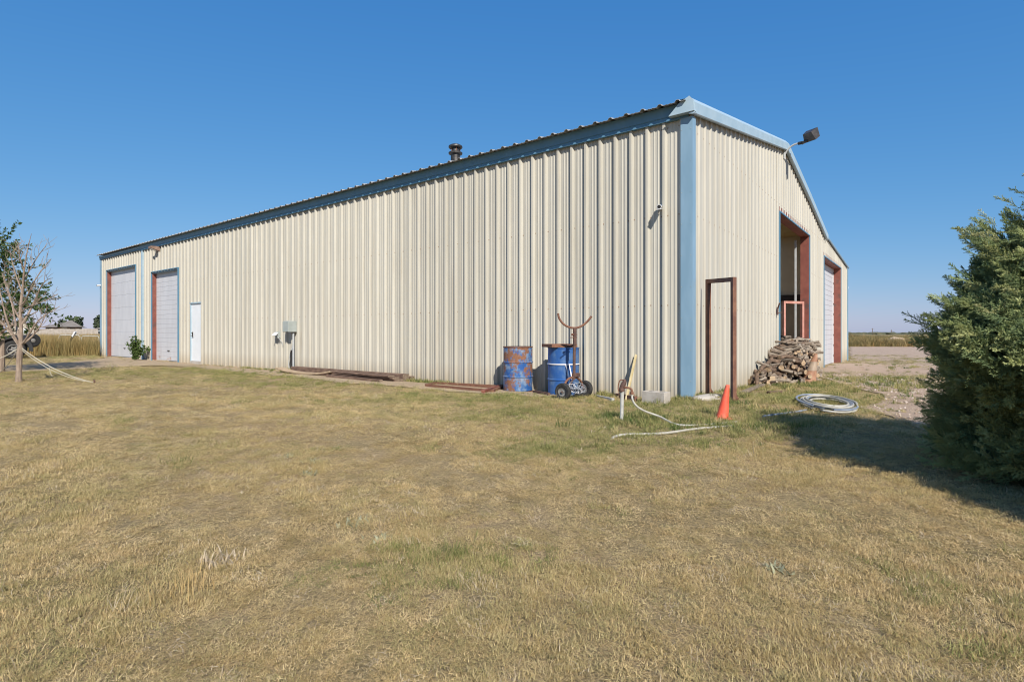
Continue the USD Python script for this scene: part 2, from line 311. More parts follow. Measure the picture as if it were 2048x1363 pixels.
M['green'] = blade_look('green_blades', [(0, (.12, .15, .04)), (.4, (.22, .235, .07)), (.7, (.36, .33, .13)), (1, (.09, .12, .032))], .9, (.36, .31, .13), amount=.5)
M['gold'] = blade_look('gold_tall_grass', [(0, (.42, .24, .085)), (.4, (.60, .38, .15)), (.7, (.52, .37, .17)), (1, (.30, .23, .09))], .25, (.21, .185, .07), amount=.6)
M['weedy'] = blade_look('brown_green_weeds', [(0, (.16, .145, .055)), (.4, (.22, .19, .075)), (.7, (.34, .25, .11)), (1, (.11, .12, .045))], .1, (.34, .25, .12), amount=.6)
M['leafg'] = blade_look('dark_glossy_leaves', [(0, (.035, .062, .016)), (.5, (.06, .10, .026)), (.8, (.10, .145, .042)), (1, (.045, .075, .02))], 1.2, (.09, .12, .04), rough=.45, trans=.3, amount=.3)
M['weedleaf'] = blade_look('weed_leaves', [(0, (.07, .115, .03)), (.5, (.12, .165, .045)), (1, (.19, .215, .07))], 2, (.10, .14, .04), trans=.3)
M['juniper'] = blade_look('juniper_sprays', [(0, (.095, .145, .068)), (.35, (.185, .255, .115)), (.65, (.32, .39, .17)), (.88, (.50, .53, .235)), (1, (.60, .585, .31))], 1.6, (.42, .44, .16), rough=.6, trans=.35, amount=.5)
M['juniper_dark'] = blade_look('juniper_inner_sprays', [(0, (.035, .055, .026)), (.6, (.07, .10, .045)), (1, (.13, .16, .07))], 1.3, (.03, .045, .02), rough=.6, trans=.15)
M['silver'] = blade_look('grey_green_weed', [(0, (.30, .30, .19)), (1, (.44, .43, .28))], 2, (.36, .35, .22))
M['far_tree'] = paint('far_tree_leaves', (.03, .045, .022), (.06, .08, .04), 1.2, .8)
M['scrub'] = paint('far_scrub_leaves', (.055, .06, .03), (.11, .10, .05), .15, .9)
M['straw_pale'] = blade_look('bleached_dead_tuft', [(0, (.42, .33, .22)), (.5, (.56, .46, .33)), (1, (.62, .53, .40))], 2, (.45, .35, .22))

def ground_mat(name, cols, bump=.8, fine=55, patch=.55, pcol=None):
    n = {'geo': ('geometry', {}), 'n1': ('noise_texture', {'scale': patch, 'detail': 8, 'roughness': .62}), 'n2': ('noise_texture', {'scale': fine, 'detail': 5, 'roughness': .7}),
         'r1': ('rgb_ramp', {'ramp': cols}), 'r2': ('rgb_ramp', {'ramp': [(0, (.3,) * 3), (.38, (.6,) * 3), (.6, (1.2,) * 3), (1, (1.7,) * 3)]}),
         'mx': ('mix', {'mix_type': 'multiply', 'fac': 1.0}), 'p': ('principled_bsdf', {'roughness': .95, 'specular_ior_level': .15}), 'b': ('bump', {'strength': bump, 'distance': .02})}
    return material(name, n, [('geo.position', 'n1.vector'), ('geo.position', 'n2.vector'), ('n1.fac', 'r1.fac'), ('n2.fac', 'r2.fac'), ('r1.color', 'mx.color1'), ('r2.color', 'mx.color2'), ('mx.color', 'p.base_color'),
                               ('n2.fac', 'b.height'), ('b.normal', 'p.normal')], surface='p.BSDF')
M['soil'] = ground_mat('dry_lawn_soil', [(0, (.15, .115, .055)), (.36, (.22, .168, .082)), (.5, (.30, .225, .118)), (.62, (.33, .235, .132)), (1, (.38, .27, .165))])
M['path'] = ground_mat('tan_dirt_apron', [(0, (.30, .225, .145)), (.5, (.37, .28, .185)), (1, (.43, .335, .23))], .5, 40, 1.2)
M['gravel'] = ground_mat('pinkish_gravel', [(0, (.33, .235, .165)), (.5, (.44, .325, .24)), (1, (.50, .385, .295))], 1.0, 90, .7)
M['far_field'] = ground_mat('far_field_scrub', [(0, (.13, .125, .055)), (.5, (.24, .185, .09)), (1, (.33, .25, .13))], .5, 2, .05)

# ------------------------------------------------------------------ ground, path, track, gravel
rad = np.r_[0, np.geomspace(.5, 70, 230), np.geomspace(80, 6000, 40)]; na = 320
ang = np.linspace(0, 2 * np.pi, na, endpoint=False)
gx, gy = rad[1:, None] * np.cos(ang), rad[1:, None] * np.sin(ang)
gz = height(gx, gy)
gv = np.vstack([[0, 0, float(height(0., 0.))], np.stack([gx, gy, gz], -1).reshape(-1, 3)])
nr = len(rad) - 1; gi, gj = np.meshgrid(np.arange(nr - 1), np.arange(na), indexing='ij'); gj2 = (gj + 1) % na
gf = np.stack([1 + gi * na + gj, 1 + (gi + 1) * na + gj, 1 + (gi + 1) * na + gj2, 1 + gi * na + gj2], -1).reshape(-1, 4)
gf = np.vstack([gf[:, [0, 1, 2]], gf[:, [0, 2, 3]], np.stack([np.zeros(na, int), 1 + np.arange(na), 1 + (np.arange(na) + 1) % na], 1)])
obj('ground', trimesh.Trimesh(gv, gf, process=False), M['soil'], smooth=True, kind='structure')

def wobble(poly, amp=.12, step=.3, seed=1):
    p = np.asarray(poly, float); out = []
    for a, b in zip(p, np.roll(p, -1, 0)):
        k = max(2, int(np.linalg.norm(b - a) / step)); out += [a + (b - a) * i / k for i in range(k)]
    out = np.array(out); q = np.c_[out * 1.3, np.zeros(len(out))]
    return Polygon(out + amp * 2 * np.stack([meshkit.noise(q, seed) - .5, meshkit.noise(q, seed + 9) - .5], 1)).buffer(0)
def sheet(name, poly, m, lift, edge=.35, far_edge=None):
    g = poly if poly.geom_type == 'Polygon' else max(poly.geoms, key=lambda q: q.area)
    v, f = trimesh.creation.triangulate_polygon(g, engine='earcut')
    v3 = np.c_[v, np.zeros(len(v))]; v3, f = trimesh.remesh.subdivide_to_size(v3, f, max_edge=edge, max_iter=14)
    v3[:, 2] = height(v3[:, 0], v3[:, 1]) + lift
    t = trimesh.Trimesh(v3, f, process=False); t.merge_vertices()
    if t.face_normals[:, 2].mean() < 0: t.invert()
    obj(name, t, m, smooth=True, kind='structure'); return g
path_poly = wobble([W(-.02, 2.0)[:2], W(-1.15, 2.3)[:2], W(-1.3, 4.5)[:2], W(-1.42, 8)[:2], W(-1.25, 12)[:2], W(-1.3, 16)[:2], W(-1.7, 19.5)[:2], W(-.02, 20.4)[:2]], .13, .35, 2)
path_poly = sheet('path', path_poly, M['path'], .014)
trk = [gp(x, y)[:2] for x, y in ((385, 722), (400, 734), (300, 732), (150, 739.5), (0, 746), (-330, 752), (-330, 738), (0, 731), (140, 724), (212, 716.5))] + [W(.0, 29.2)[:2], W(.0, 19.6)[:2]]
track_poly = sheet('track', wobble(trk, .2, .5, 4), M['path'], .020, .6)
grv = [gp(x, y, -.08)[:2] for x, y in ((1725, 822), (1765, 800), (1700, 784), (1655, 764), (1628, 745))] + [W(12.4, -.05)[:2], W(23, -.05)[:2]] + [gp(x, y, -.18)[:2] for x, y in ((1700, 689), (2700, 689))] + [np.array([16., 8.]), np.array([7.5, 4.5]), gp(1925, 880)[:2], gp(1800, 845)[:2]]
gravel_poly = sheet('gravel_drive', wobble(grv, .22, .5, 6), M['gravel'], .016, .6)

# ------------------------------------------------------------------ the metal building
TW, TR, TM, SL, SX1 = 21.6, 7.3, 14.6, 29.3, 23.8
EAVE, TRIM = 4.97, .25
def roof_z(t):
    """underside of the roof sheet over the end wall"""
    return np.interp(t, [-.3, 0, TR, TM, TM + .001, TW, TW + .3], [EAVE - .055, EAVE, EAVE + 1.35, EAVE, EAVE - .08, 4.36, 4.335])
RIBP = .3048
def profile(a, b, rib=1.0):
    """(position, outward) points of ribbed sheet between a and b"""
    pts = []
    k0, k1 = math.floor(a / RIBP) - 1, math.ceil(b / RIBP) + 1
    for k in range(k0, k1):
        c = k * RIBP + .13
        pts += [(c - .047, 0), (c - .020, .052), (c + .020, .052), (c + .047, 0)]
        for m in (.118, .188): pts += [(c + m - .018, 0), (c + m - .008, .009), (c + m + .008, .009), (c + m + .018, 0)]
    pts = np.array(sorted(pts)); x = pts[:, 0]; pts[:, 1] *= rib
    ins = pts[(x > a + 1e-4) & (x < b - 1e-4)]
    f = lambda q: float(np.interp(q, pts[:, 0], pts[:, 1]))
    return np.vstack([[a, f(a)], ins, [b, f(b)]])
BLD = thing('metal_building', 'long cream ribbed metal shop building with blue trim and several overhead doors', 'building', (CO[0], CO[1], 0), ROT)
def pieces(L, openings, step=.9144):
    cuts = sorted(set([0, L] + [k * step for k in range(1, int(L / step) + 1)] + [e for o in openings for e in o[:2]]))
    cuts = [c for c in cuts if 0 <= c <= L]; out = []
    for a, b in zip(cuts, cuts[1:]):
        if b - a < .02: continue
        z0 = next((o[2] for o in openings if a >= o[0] - 1e-6 and b <= o[1] + 1e-6), None)
        out.append((a, b, z0))
    return out
# openings
dA = (s_at(273), s_at(215), 4.12); dB = (s_at(358), s_at(305), 3.66); dP = (s_at(404.5), s_at(383), 2.24)
oM = (t_at(1558), t_at(1617.5), 4.33); oR = (t_at(1647), t_at(1681), 4.02)
LONG = obj('long_wall', MB().box((.20, .2, -.3), (.205, dP[0] - .1, 4.7)).box((.20, dP[1] + .1, -.3), (.205, dB[0] - .1, 4.7)), M['ply'], BLD)
for a, b, z0 in pieces(SL, [dA, dB, dP]):
    pr = profile(a, b); n = len(pr)
    jit = rng.normal(0, .0012)
    lo = np.stack([-pr[:, 1] + jit, pr[:, 0], np.full(n, -.12 if z0 is None else z0)], 1); hi = lo.copy(); hi[:, 2] = EAVE - .05
    mb = MB().add(np.vstack([lo, hi]), [[i, n + i, n + i + 1, i + 1] for i in range(n - 1)])
    obj('wall_panel', mb, M['cream'], LONG, smooth=False)
END = obj('end_wall', MB().box((.2, .20, -.3), (oM[0] - .1, .205, 4.9)).box((oM[1] + .1, .20, -.3), (oR[0] - .1, .205, 4.3)), M['ply'], BLD)
for a, b, z0 in pieces(TW, [oM, oR]):
    pr = profile(a, b, .55)
    extra = [[q, float(np.interp(q, pr[:, 0], pr[:, 1]))] for q in (TR, TM) if a < q < b]
    pr = np.array(sorted(pr.tolist() + extra)); n = len(pr)
    lo = np.stack([pr[:, 0], -pr[:, 1] + rng.normal(0, .0012) + 0 * pr[:, 0], np.full(n, -.45 if z0 is None else z0)], 1); hi = lo.copy(); hi[:, 2] = roof_z(pr[:, 0]) - .06
    mb = MB().add(np.vstack([lo, hi]), [[i, i + 1, n + i + 1, n + i] for i in range(n - 1)])
    obj('wall_panel', mb, M['cream'], END, smooth=False)
# walls that the photograph does not show: plain sheets close the building
REAR = obj('rear_wall', MB().box((0.0, SL, -.3), (TM, SL + .03, EAVE - .05)).box((TM, SL, -.3), (TW, SL + .03, 4.2)).prism([[0, SL, EAVE - .05], [TM, SL, EAVE - .05], [TR, SL, EAVE + 1.3]], (0, 0, 0), (0, .03, 0)), M['cream'], BLD)
obj('side_wall', MB().box((TW - .03, .1, -.45), (TW, SL, 4.34)), M['cream'], BLD)
# rows of screws
def dome(mb, c, ax, r=.0135):
    ang = np.linspace(0, 2 * np.pi, 6, endpoint=False); o = np.zeros(3); o[ax] = -1
    u, v = [np.eye(3)[i] for i in range(3) if i != ax]
    ring = np.array([c + r * (math.cos(q) * u + math.sin(q) * v) for q in ang]); mb.add(np.vstack([ring, [c + o * .009]]), [[i, (i + 1) % 6, 6] for i in range(6)])
sl, se = MB(), MB()
for zz in (.06, 1.62, 3.14, 4.62):
    for k in range(int(SL / RIBP)):
        for dq in (-.055, .055):
            q = k * RIBP + .13 + dq
            if q > SL - .1 or any(o[0] - .12 < q < o[1] + .12 and zz < o[2] + .12 for o in (dA, dB, dP)): continue
            dome(sl, np.array([-.001, q, zz + rng.normal(0, .004)]), 0)
for zz in (.0, 1.62, 3.14, 4.55):
    for k in range(int(TW / RIBP)):
        for dq in (-.055, .055):
            q = k * RIBP + .13 + dq
            if q > TW - .1 or zz > roof_z(q) - .4 or any(o[0] - .12 < q < o[1] + .12 and zz < o[2] + .12 for o in (oM, oR)): continue
            dome(se, np.array([q, -.001, zz + rng.normal(0, .004)]), 1)
obj('screws', sl, M['screw'], LONG, kind='stuff'); obj('screws', se, M['screw'], END, kind='stuff')
# eave trim of the long wall: fascia, kicked-in skirt, lip
def eave(a, b, z1, h, m=M['blue']):
    pr = [(-.012, 0, z1), (-.095, 0, z1 - .012), (-.078, 0, z1 - h * .70), (-.060, 0, z1 - h * .72), (-.062, 0, z1 - h * .96), (-.080, 0, z1 - h * .985), (-.080, 0, z1 - h), (-.002, 0, z1 - h)]
    return MB().strip(pr, (0, b, 0), (0, a, 0)).prism(pr, (0, b - .002, 0), (0, b, 0))
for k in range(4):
    obj('eave_trim', eave(k * 6.0, min((k + 1) * 6.0 + .05, SX1 + .25), EAVE - .012 - .0015 * (k % 2), TRIM + rng.uniform(-.002, .002)), M['blue_deep'], BLD, smooth=False)  # fascia colour carries painted shade of the roof edge
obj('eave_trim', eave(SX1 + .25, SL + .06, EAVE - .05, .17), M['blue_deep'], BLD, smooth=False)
# roof: ribbed sheets three feet wide on both slopes, lean-to sheets behind
SKY_K = (2, 3, 4, 5, 6, 8, 9, 10, 12, 13, 14, 17, 18, 21, 24)  # unseen translucent roof panels, added only to light the open bay
rf_ = MB()
for k in range(33):
    if k in SKY_K: continue  # ceiling left open under the added panels
    rf_.prism([[.02, 0, EAVE - .05], [TR, 0, EAVE + 1.30], [TR, 0, EAVE + 1.285], [.02, 0, EAVE - .065]], (0, k * .9144 + .1 * (k == 0), 0), (0, min((k + 1) * .9144, SL - .05), 0))
    rf_.prism([[TR, 0, EAVE + 1.30], [TM - .02, 0, EAVE - .05], [TM - .02, 0, EAVE - .065], [TR, 0, EAVE + 1.285]], (0, k * .9144 + .1 * (k == 0), 0), (0, min((k + 1) * .9144, SL - .05), 0))
ROOF = obj('roof', rf_, M['ceiling'], BLD, smooth=False)
def roof_sheet(t0, t1, a, b, dz=0.0):
    pr = profile(a, b, .7); n = len(pr)
    A = np.stack([np.full(n, t0), pr[:, 0], roof_z(t0) + dz + pr[:, 1]], 1); B = np.stack([np.full(n, t1), pr[:, 0], roof_z(t1) + dz + pr[:, 1]], 1)
    th = np.array([0, 0, -.004])
    return MB().add(np.vstack([A, B]), [[i, n + i, n + i + 1, i + 1] for i in range(n - 1)]).add(np.vstack([A, A + th]), [[i, i + 1, n + i + 1, n + i] for i in range(n - 1)])
for k in range(33):
    a, b = max(k * .9144, .0), min((k + 1) * .9144, SL + .05)
    if b - a < .05: continue
    obj('roof_panel', roof_sheet(-.235, TR, a, b), M['roof'], ROOF, smooth=False)
    obj('skylight_panel' if k in SKY_K else 'roof_panel', roof_sheet(TM + .2, TR, a, b), M['skylight'] if k in SKY_K else M['roof'], ROOF, smooth=False)
obj('lean_to_roof', MB().box((TM, .0, 4.0), (TM + .01, SL, 4.8)).tm(roof_sheet(TW + .12, TM + .0, -.02, SL).mesh()), M['roof'], BLD, smooth=False)
# rake trim: sloped upper face over an upright lower face
def rake(t0, t1, h, out, m, name, up=.03):
    def pr(t):
        z = float(roof_z(t)) + up
        return np.array([(t, .12, z + .01), (t, -.05, z + .012), (t, -out, z - .085), (t, -out + .012, z - h), (t, -out + .03, z - h - .012), (t, -.036, z - h + .004), (t, -.036, z - h + .05)])
    mb = MB(); ts = np.linspace(t0, t1, 2)
    for a, b in zip(ts, ts[1:]):
        P, Q = pr(a), pr(b); n = len(P); mb.add(np.vstack([P, Q]), [[i, n + i, n + i + 1, i + 1] for i in range(n - 1)])
    for q in (t0, t1):
        P = pr(q); mb.add(P[[1, 2, 3, 4, 5]], [[0, 1, 2], [0, 2, 3], [0, 3, 4]])
    return obj(name, mb, m, BLD, smooth=False)
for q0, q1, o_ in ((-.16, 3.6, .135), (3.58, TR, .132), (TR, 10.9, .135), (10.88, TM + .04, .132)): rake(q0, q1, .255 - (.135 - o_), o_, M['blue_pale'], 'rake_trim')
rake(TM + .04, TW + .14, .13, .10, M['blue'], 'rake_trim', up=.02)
z0 = float(roof_z(0)) + .03
obj('rake_end_cap', MB().prism([[0, -.13, z0 - .255], [0, .30, z0 - .255], [0, .12, z0 - .08], [0, -.05, z0 + .0], [0, -.12, z0 - .085]], (-.18, 0, 0), (-.066, 0, 0)), M['blue_pale'], BLD, smooth=False)
# corner trims
zt = EAVE - TRIM - .012
obj('corner_trim', MB().box((-.064, -.066, -.2), (-.002, .135, zt)).box((-.002, -.066, -.2), (.09, -.002, zt - .0)), M['blue'], BLD)
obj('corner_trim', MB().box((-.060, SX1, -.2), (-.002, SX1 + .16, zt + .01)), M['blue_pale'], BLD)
obj('corner_trim', MB().box((-.060, SL - .12, -.2), (-.002, SL + .045, EAVE - .225)).box((-.002, SL + .031, -.2), (.15, SL + .045, EAVE - .225)), M['blue'], BLD)
obj('corner_trim', MB().box((TW - .10, -.062, -.5), (TW + .045, -.002, 4.22)).box((TW + .002, -.002, -.5), (TW + .045, .15, 4.22)), M['blue'], BLD)
ts_ = MB()
for k in range(9):
    dome(ts_, np.array([-.0645, .120, .35 + k * .52]), 0, .008); dome(ts_, np.array([-.0645, -.035, .35 + k * .52]), 0, .007)
obj('trim_screws', ts_, M['grey_box'], BLD, kind='stuff')
# overhead doors; frames in red iron with a thin blue edge
def slats(parent, n, zb, zt, mk, stain=()):
    h = (zt - zb) / n
    for i in range(n):
        a, b = zb + i * h, zb + (i + 1) * h
        p = obj('door_slat', mk(a + .0018, b - .0018), M['door_stain'] if i in stain else M['door'], parent)
        if i in stain: tag(p, 'lower door slat stained with rust')
def door_long(o, n, zb, depth, stain=()):
    s0, s1, zt = o
    D = obj('overhead_door', MB().box((depth + .03, s0, zb), (depth + .035, s1, zt)), M['door'], BLD)
    slats(D, n, zb, zt - .03, lambda a, b: MB().box((depth, s0 + .05, a), (depth + .028, s1 - .05, b), .004), stain)
    obj('bottom_seal', MB().box((depth - .012, s0 + .06, zb - .02), (depth + .02, s1 - .06, zb + .03)), M['rubber'], D)
    obj('lift_handle', MB().box((depth - .03, (s0 + s1) / 2 - .09, zb + .42), (depth - .001, (s0 + s1) / 2 + .09, zb + .45)), M['bronze'], D)
    for q0, q1 in ((s0 - .002, s0 + .05), (s1 - .05, s1 + .002)):
        obj('door_jamb', MB().box((-.01, q0, -.1), (depth + .06, q1, zt)), M['red'], D)
    obj('door_header', MB().box((-.01, s0 + .051, zt - .03), (depth + .06, s1 - .051, zt + .02)), M['blue'], D)
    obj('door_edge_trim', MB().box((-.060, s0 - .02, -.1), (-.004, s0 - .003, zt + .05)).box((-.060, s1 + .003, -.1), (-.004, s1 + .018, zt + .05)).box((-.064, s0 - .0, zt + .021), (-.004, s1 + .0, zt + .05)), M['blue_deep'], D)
door_long(dA, 7, .0, .14); door_long(dB, 19, -.02, .13, (0,))
# the white entry door
s0, s1, zt = dP
PD = obj('entry_door', MB().box((-.01, s0 + .032, .09), (.03, s1 - .032, zt - .002), .004), M['pdoor'], BLD)
obj('door_frame', MB().box((-.040, s0 - .02, 0), (.09, s0 + .03, zt - .0)).box((-.040, s1 - .03, 0), (.09, s1 + .02, zt - .0)).box((-.052, s0 - .05, zt + .001), (.09, s1 + .05, zt + .05)), M['blue_pale'], PD)
obj('threshold', MB().box((-.06, s0 + .0, -.05), (.10, s1 - .0, .085)), M['conc'], PD)
obj('handle', MB().box((-.025, s1 - .17, 1.0), (-.011, s1 - .10, 1.18), .004).tube([(-.02, s1 - .13, 1.04), (-.07, s1 - .13, 1.04), (-.07, s1 - .27, 1.04)], .014).tube([(-.01, s1 - .13, 1.14), (-.045, s1 - .13, 1.14)], .026), M['bronze'], PD)
# open doorway in the end wall and the door to its right
def jambs_end(o, D, depth=.24):
    t0, t1, zt = o
    for q0, q1 in ((t0 - .002, t0 + .06), (t1 - .06, t1 + .002)):
        obj('door_jamb', MB().box((q0, -.01, -.5), (q1, depth, zt - .02)), M['red'], D)
    obj('door_header', MB().box((t0, -.008, zt - .02), (t1, depth, zt + .16)), M['red'], D)
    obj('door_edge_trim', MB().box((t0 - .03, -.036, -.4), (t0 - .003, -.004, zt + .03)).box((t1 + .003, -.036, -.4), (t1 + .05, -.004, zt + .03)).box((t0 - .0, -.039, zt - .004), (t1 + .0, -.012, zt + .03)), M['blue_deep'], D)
OD = obj('doorway', MB().box((oM[0], .02, -.3), (oM[1], .35, -.19)), M['conc_in'], BLD); jambs_end(oM, OD)
obj('door_track', MB().bar((oM[1] - .16, .36, -.1), (oM[1] - .16, .36, 4.2), .035, .06), M['grey_pvc'], OD)
RD = obj('overhead_door', MB().box((oR[0], .31, -.3), (oR[1], .32, oR[2])), M['door'], BLD)
slats(RD, 20, -.19, oR[2] - .03, lambda a, b: MB().box((oR[0] + .08, .27, a), (oR[1] - .24, .305, b), .008)); jambs_end(oR, RD, .34)
bl = MB()
for k in range(9): bl.box((oR[1] - .225, .24, .1 + k * .46), (oR[1] - .17, .262, .16 + k * .46))
obj('guide_rail', MB().box((oR[1] - .235, .26, -.2), (oR[1] - .062, .30, oR[2] - .02)), M['pdoor'], RD); obj('bolts', bl, M['bronze'], RD, kind='stuff')
# inside, as far as the open doorway shows
IN = obj('inner_wall', MB().box((TM - .02, .3, 2.62), (TM + .0, SL - .2, 4.93)), M['quilt'], BLD)
obj('lower_lining', MB().box((TM - .06, .3, -.3), (TM - .03, SL - .2, 2.40)), M['ply'], IN)
obj('girt', MB().box((TM - .22, .3, 2.41), (TM - .021, SL - .3, 2.62)), M['girt'], IN); obj('girt', MB().box((TM - .24, .3, .72), (TM - .061, SL - .3, .90)), M['girt'], IN)
obj('floor_slab', MB().box((.21, .21, -.4), (TM - .03, SL - .1, -.18)), M['conc_in'], BLD)
# flue pipe on the roof
def bw(t, s, z): return (float(t), float(s), float(z))
t_f = .55; s_f = s_at(911, -t_f)
pf = W(t_f, s_f)
FL = thing('flue_pipe', 'black stove flue pipe with rain cap standing on the shop roof', 'chimney pipe', (pf[0], pf[1], float(roof_z(t_f))), 0)
hf = CAM_H + (HY - 290) / FPX * pf[1] - float(roof_z(t_f)); rf = .112
obj('pipe', MB().lathe([(rf, -.15), (rf, hf - .2), (rf * .9, hf - .2), (rf * .9, hf - .1)], 24), M['flue'], FL)
obj('collar', MB().lathe([(rf + .002, hf - .24), (rf * 1.45, hf - .22), (rf * 1.5, hf - .19), (rf * 1.1, hf - .165), (rf * .9, hf - .16)], 24), M['flue'], FL)
cp = MB().lathe([(.0, hf - .075), (rf * 1.35, hf - .08), (rf * 1.5, hf - .06), (rf * 1.45, hf - .03), (rf * 1.0, hf), (0, hf + .004)], 24)
obj('rain_cap', cp, M['flue'], FL)
st = MB()
for k in range(5): st.bar((math.cos(k * 1.257) * rf * .95, math.sin(k * 1.257) * rf * .95, hf - .2), (math.cos(k * 1.257) * rf * .95, math.sin(k * 1.257) * rf * .95, hf - .06), .018, .006)
obj('cap_straps', st, M['rust'], FL, kind='stuff')
obj('flashing', MB().lathe([(rf * 2.2, -.12), (rf * 1.3, .03), (rf, .06)], 24), M['grey_pvc'], FL)

# ------------------------------------------------------------------ things fixed to the walls (local: x into the wall, y along it)
def on_long(px, py): s = s_at(px); return W(0, s, zl(px, py))
def on_end(px, py): return W(t_at(px), 0, ze(px, py))
def security_camera(loc, rot, yaw, label):
    c = thing('security_camera', label, 'security camera', loc, rot, 'security cameras on the shop walls')
    obj('mount', MB().tm(trimesh.creation.cylinder(.045, .03, sections=20, transform=trimesh.transformations.rotation_matrix(np.pi / 2, [0, 1, 0]))).tube([(-.01, 0, 0), (-.09, 0, .0), (-.12, 0, -.02)], .018), M['white'], c)
    R = Rot.from_euler('zy', [yaw, -12], degrees=True).as_matrix(); o = np.array([-.12, 0, -.02])
    b = MB().lathe([(0, -.08), (.035, -.08), (.04, -.07), (.04, .09), (.036, .10), (0, .098)], 18).box((-.045, -.046, -.05), (-.036, .046, .135), .003).mesh()
    b.apply_transform(trimesh.transformations.rotation_matrix(-np.pi / 2, [0, 1, 0])); b.vertices = b.vertices @ R.T + o
    obj('body', b, M['white'], c)
    l = MB().lathe([(0, .10), (.032, .10), (.034, .085)], 18).mesh(); l.apply_transform(trimesh.transformations.rotation_matrix(-np.pi / 2, [0, 1, 0])); l.vertices = l.vertices @ R.T + o
    obj('lens', l, M['black'], c); return c
security_camera(on_long(1324, 414) + [0, 0, 0], ROT, 20, 'white security camera high on the long wall beside the near corner')
security_camera(W(0, SL - .05, zl(203, 570)), ROT, 15, 'white security camera at the far left corner of the shop')
security_camera(W(TW + .03, .0, ze(1693, 574)), ROT + 180, 30, 'white security camera at the right end of the end wall')
# floodlight on a bent arm at the gable peak
p = on_end(1565, 303); FLD = thing('flood_light', 'dark floodlight on a bent pipe arm below the gable peak', 'flood light', p, ROT)
obj('bracket', MB().box((-.06, -.06, -.22), (.06, -.03, .02), .004), M['grey_pvc'], FLD)
obj('arm', MB().tube(spline([(0, -.05, -.15), (0, -.09, -.02), (0, -.22, .10), (0, -.40, .135)], 16), .024, 10), M['grey_pvc'], FLD)
obj('knuckle', MB().tube([(0, -.38, .132), (0, -.47, .137)], .042, 12).bar((0, -.46, .12), (0, -.60, .17), .09, .05).tube([(-.06, -.49, .14), (.06, -.49, .14)], .018, 8), M['black'], FLD)
R = Rot.from_euler('xz', [-36, 62], degrees=True).as_matrix(); hb = MB()
poly = np.array([[-.20, 0, -.10], [.20, 0, -.10], [.15, -.0, .16], [-.15, 0, .16]])
hs = trimesh.convex.convex_hull(np.array([[x, y, z] for x, y, z in ((-.19, -.10, -.12), (.19, -.10, -.12), (-.19, .13, -.12), (.19, .13, -.12), (-.19, -.16, .15), (.19, -.16, .15), (-.14, .11, .15), (.14, .11, .15))]))
hs.vertices = (hs.vertices * .86) @ R.T + np.array([0, -.68, .27]); obj('housing', hs, M['bronze'], FLD)
gl = MB().prism(np.array([[-.15, -.118, -.08], [.15, -.118, -.08], [.15, -.158, .12], [-.15, -.158, .12]]), (0, 0, 0), (0, -.006, 0)).mesh(); gl.vertices = (gl.vertices * .86) @ R.T + np.array([0, -.68, .27]); obj('lens', gl, M['lens'], FLD)
# brown wall lamp near the far doors
p = on_long(318, 497); WL = thing('wall_lamp', 'small rusty brown wall lamp under the eave between the two overhead doors', 'wall lamp', p, ROT)
obj('housing', trimesh.convex.convex_hull(np.array([[-.02, -.16, .07], [-.02, .16, .07], [-.02, -.16, -.12], [-.02, .16, -.12], [-.34, -.14, .06], [-.34, .14, .06], [-.34, -.14, -.02], [-.34, .14, -.02]])), M['lamp_brown'], WL)
obj('lens', MB().prism([[-.06, -.12, -.118], [-.06, .12, -.118], [-.31, .12, -.04], [-.31, -.12, -.04]], (0, 0, 0), (0, 0, -.006)), M['lens'], WL)
# electric boxes
p = W(0, s_at(590), 0); EB = thing('electric_box', 'grey electric box on the long wall with conduit to the ground', 'electric box', p, ROT)
zb, ztp = zl(590, 663.5), zl(590, 642)
obj('enclosure', MB().box((-.30, -.16, zb), (-.036, .16, ztp), .006), M['grey_box'], EB); obj('cover', MB().box((-.312, -.15, zb + .01), (-.301, .15, ztp - .03), .003), M['grey_box'], EB)
obj('conduit', MB().tube([(-.10, -.08, -.02), (-.10, -.08, zb + .01)], .028, 10), M['grey_pvc'], EB)
obj('conduit', MB().tube([(-.09, .05, .0), (-.09, .05, .55), (-.09, .02, .62)], .035, 8), M['black'], EB)
obj('cable', MB().tube(spline([(-.09, .1, .0), (-.1, .17, .3), (-.08, .06, .62), (-.08, .07, zb)], 20), .012, 6), M['grey_pvc'], EB)
p = W(0, s_at(561), zl(561, 669)); OB = thing('outlet_box', 'small grey outlet box left of the larger electric box', 'outlet box', p, ROT)
obj('box', MB().box((-.13, -.085, -.10), (-.036, .085, .09), .006), M['grey_box'], OB); obj('flap', MB().bar((-.13, -.01, .07), (-.25, -.06, -.02), .15, .012), M['white'], OB)
obj('cord', MB().tube(spline([(-.12, -.1, .0), (-.14, -.14, -.1), (-.07, -.20, -.22), (-.06, -.22, -.32)], 14), .009, 6), M['grey_pvc'], OB)
# the hinge left hanging at the doorway edge
p = on_end(1551, 622); HG = thing('gate_hinge', 'dark latch sticking out of the wall left of the open doorway', 'latch', p, ROT)
obj('plate', MB().box((-.05, -.06, -.1), (.05, -.036, .1)), M['rust_dark'], HG); obj('tongue', MB().bar((0, -.05, .05), (-.12, -.12, .2), .03, .02).bar((0, -.05, -.05), (.03, -.15, -.03), .03, .02), M['rust_dark'], HG)

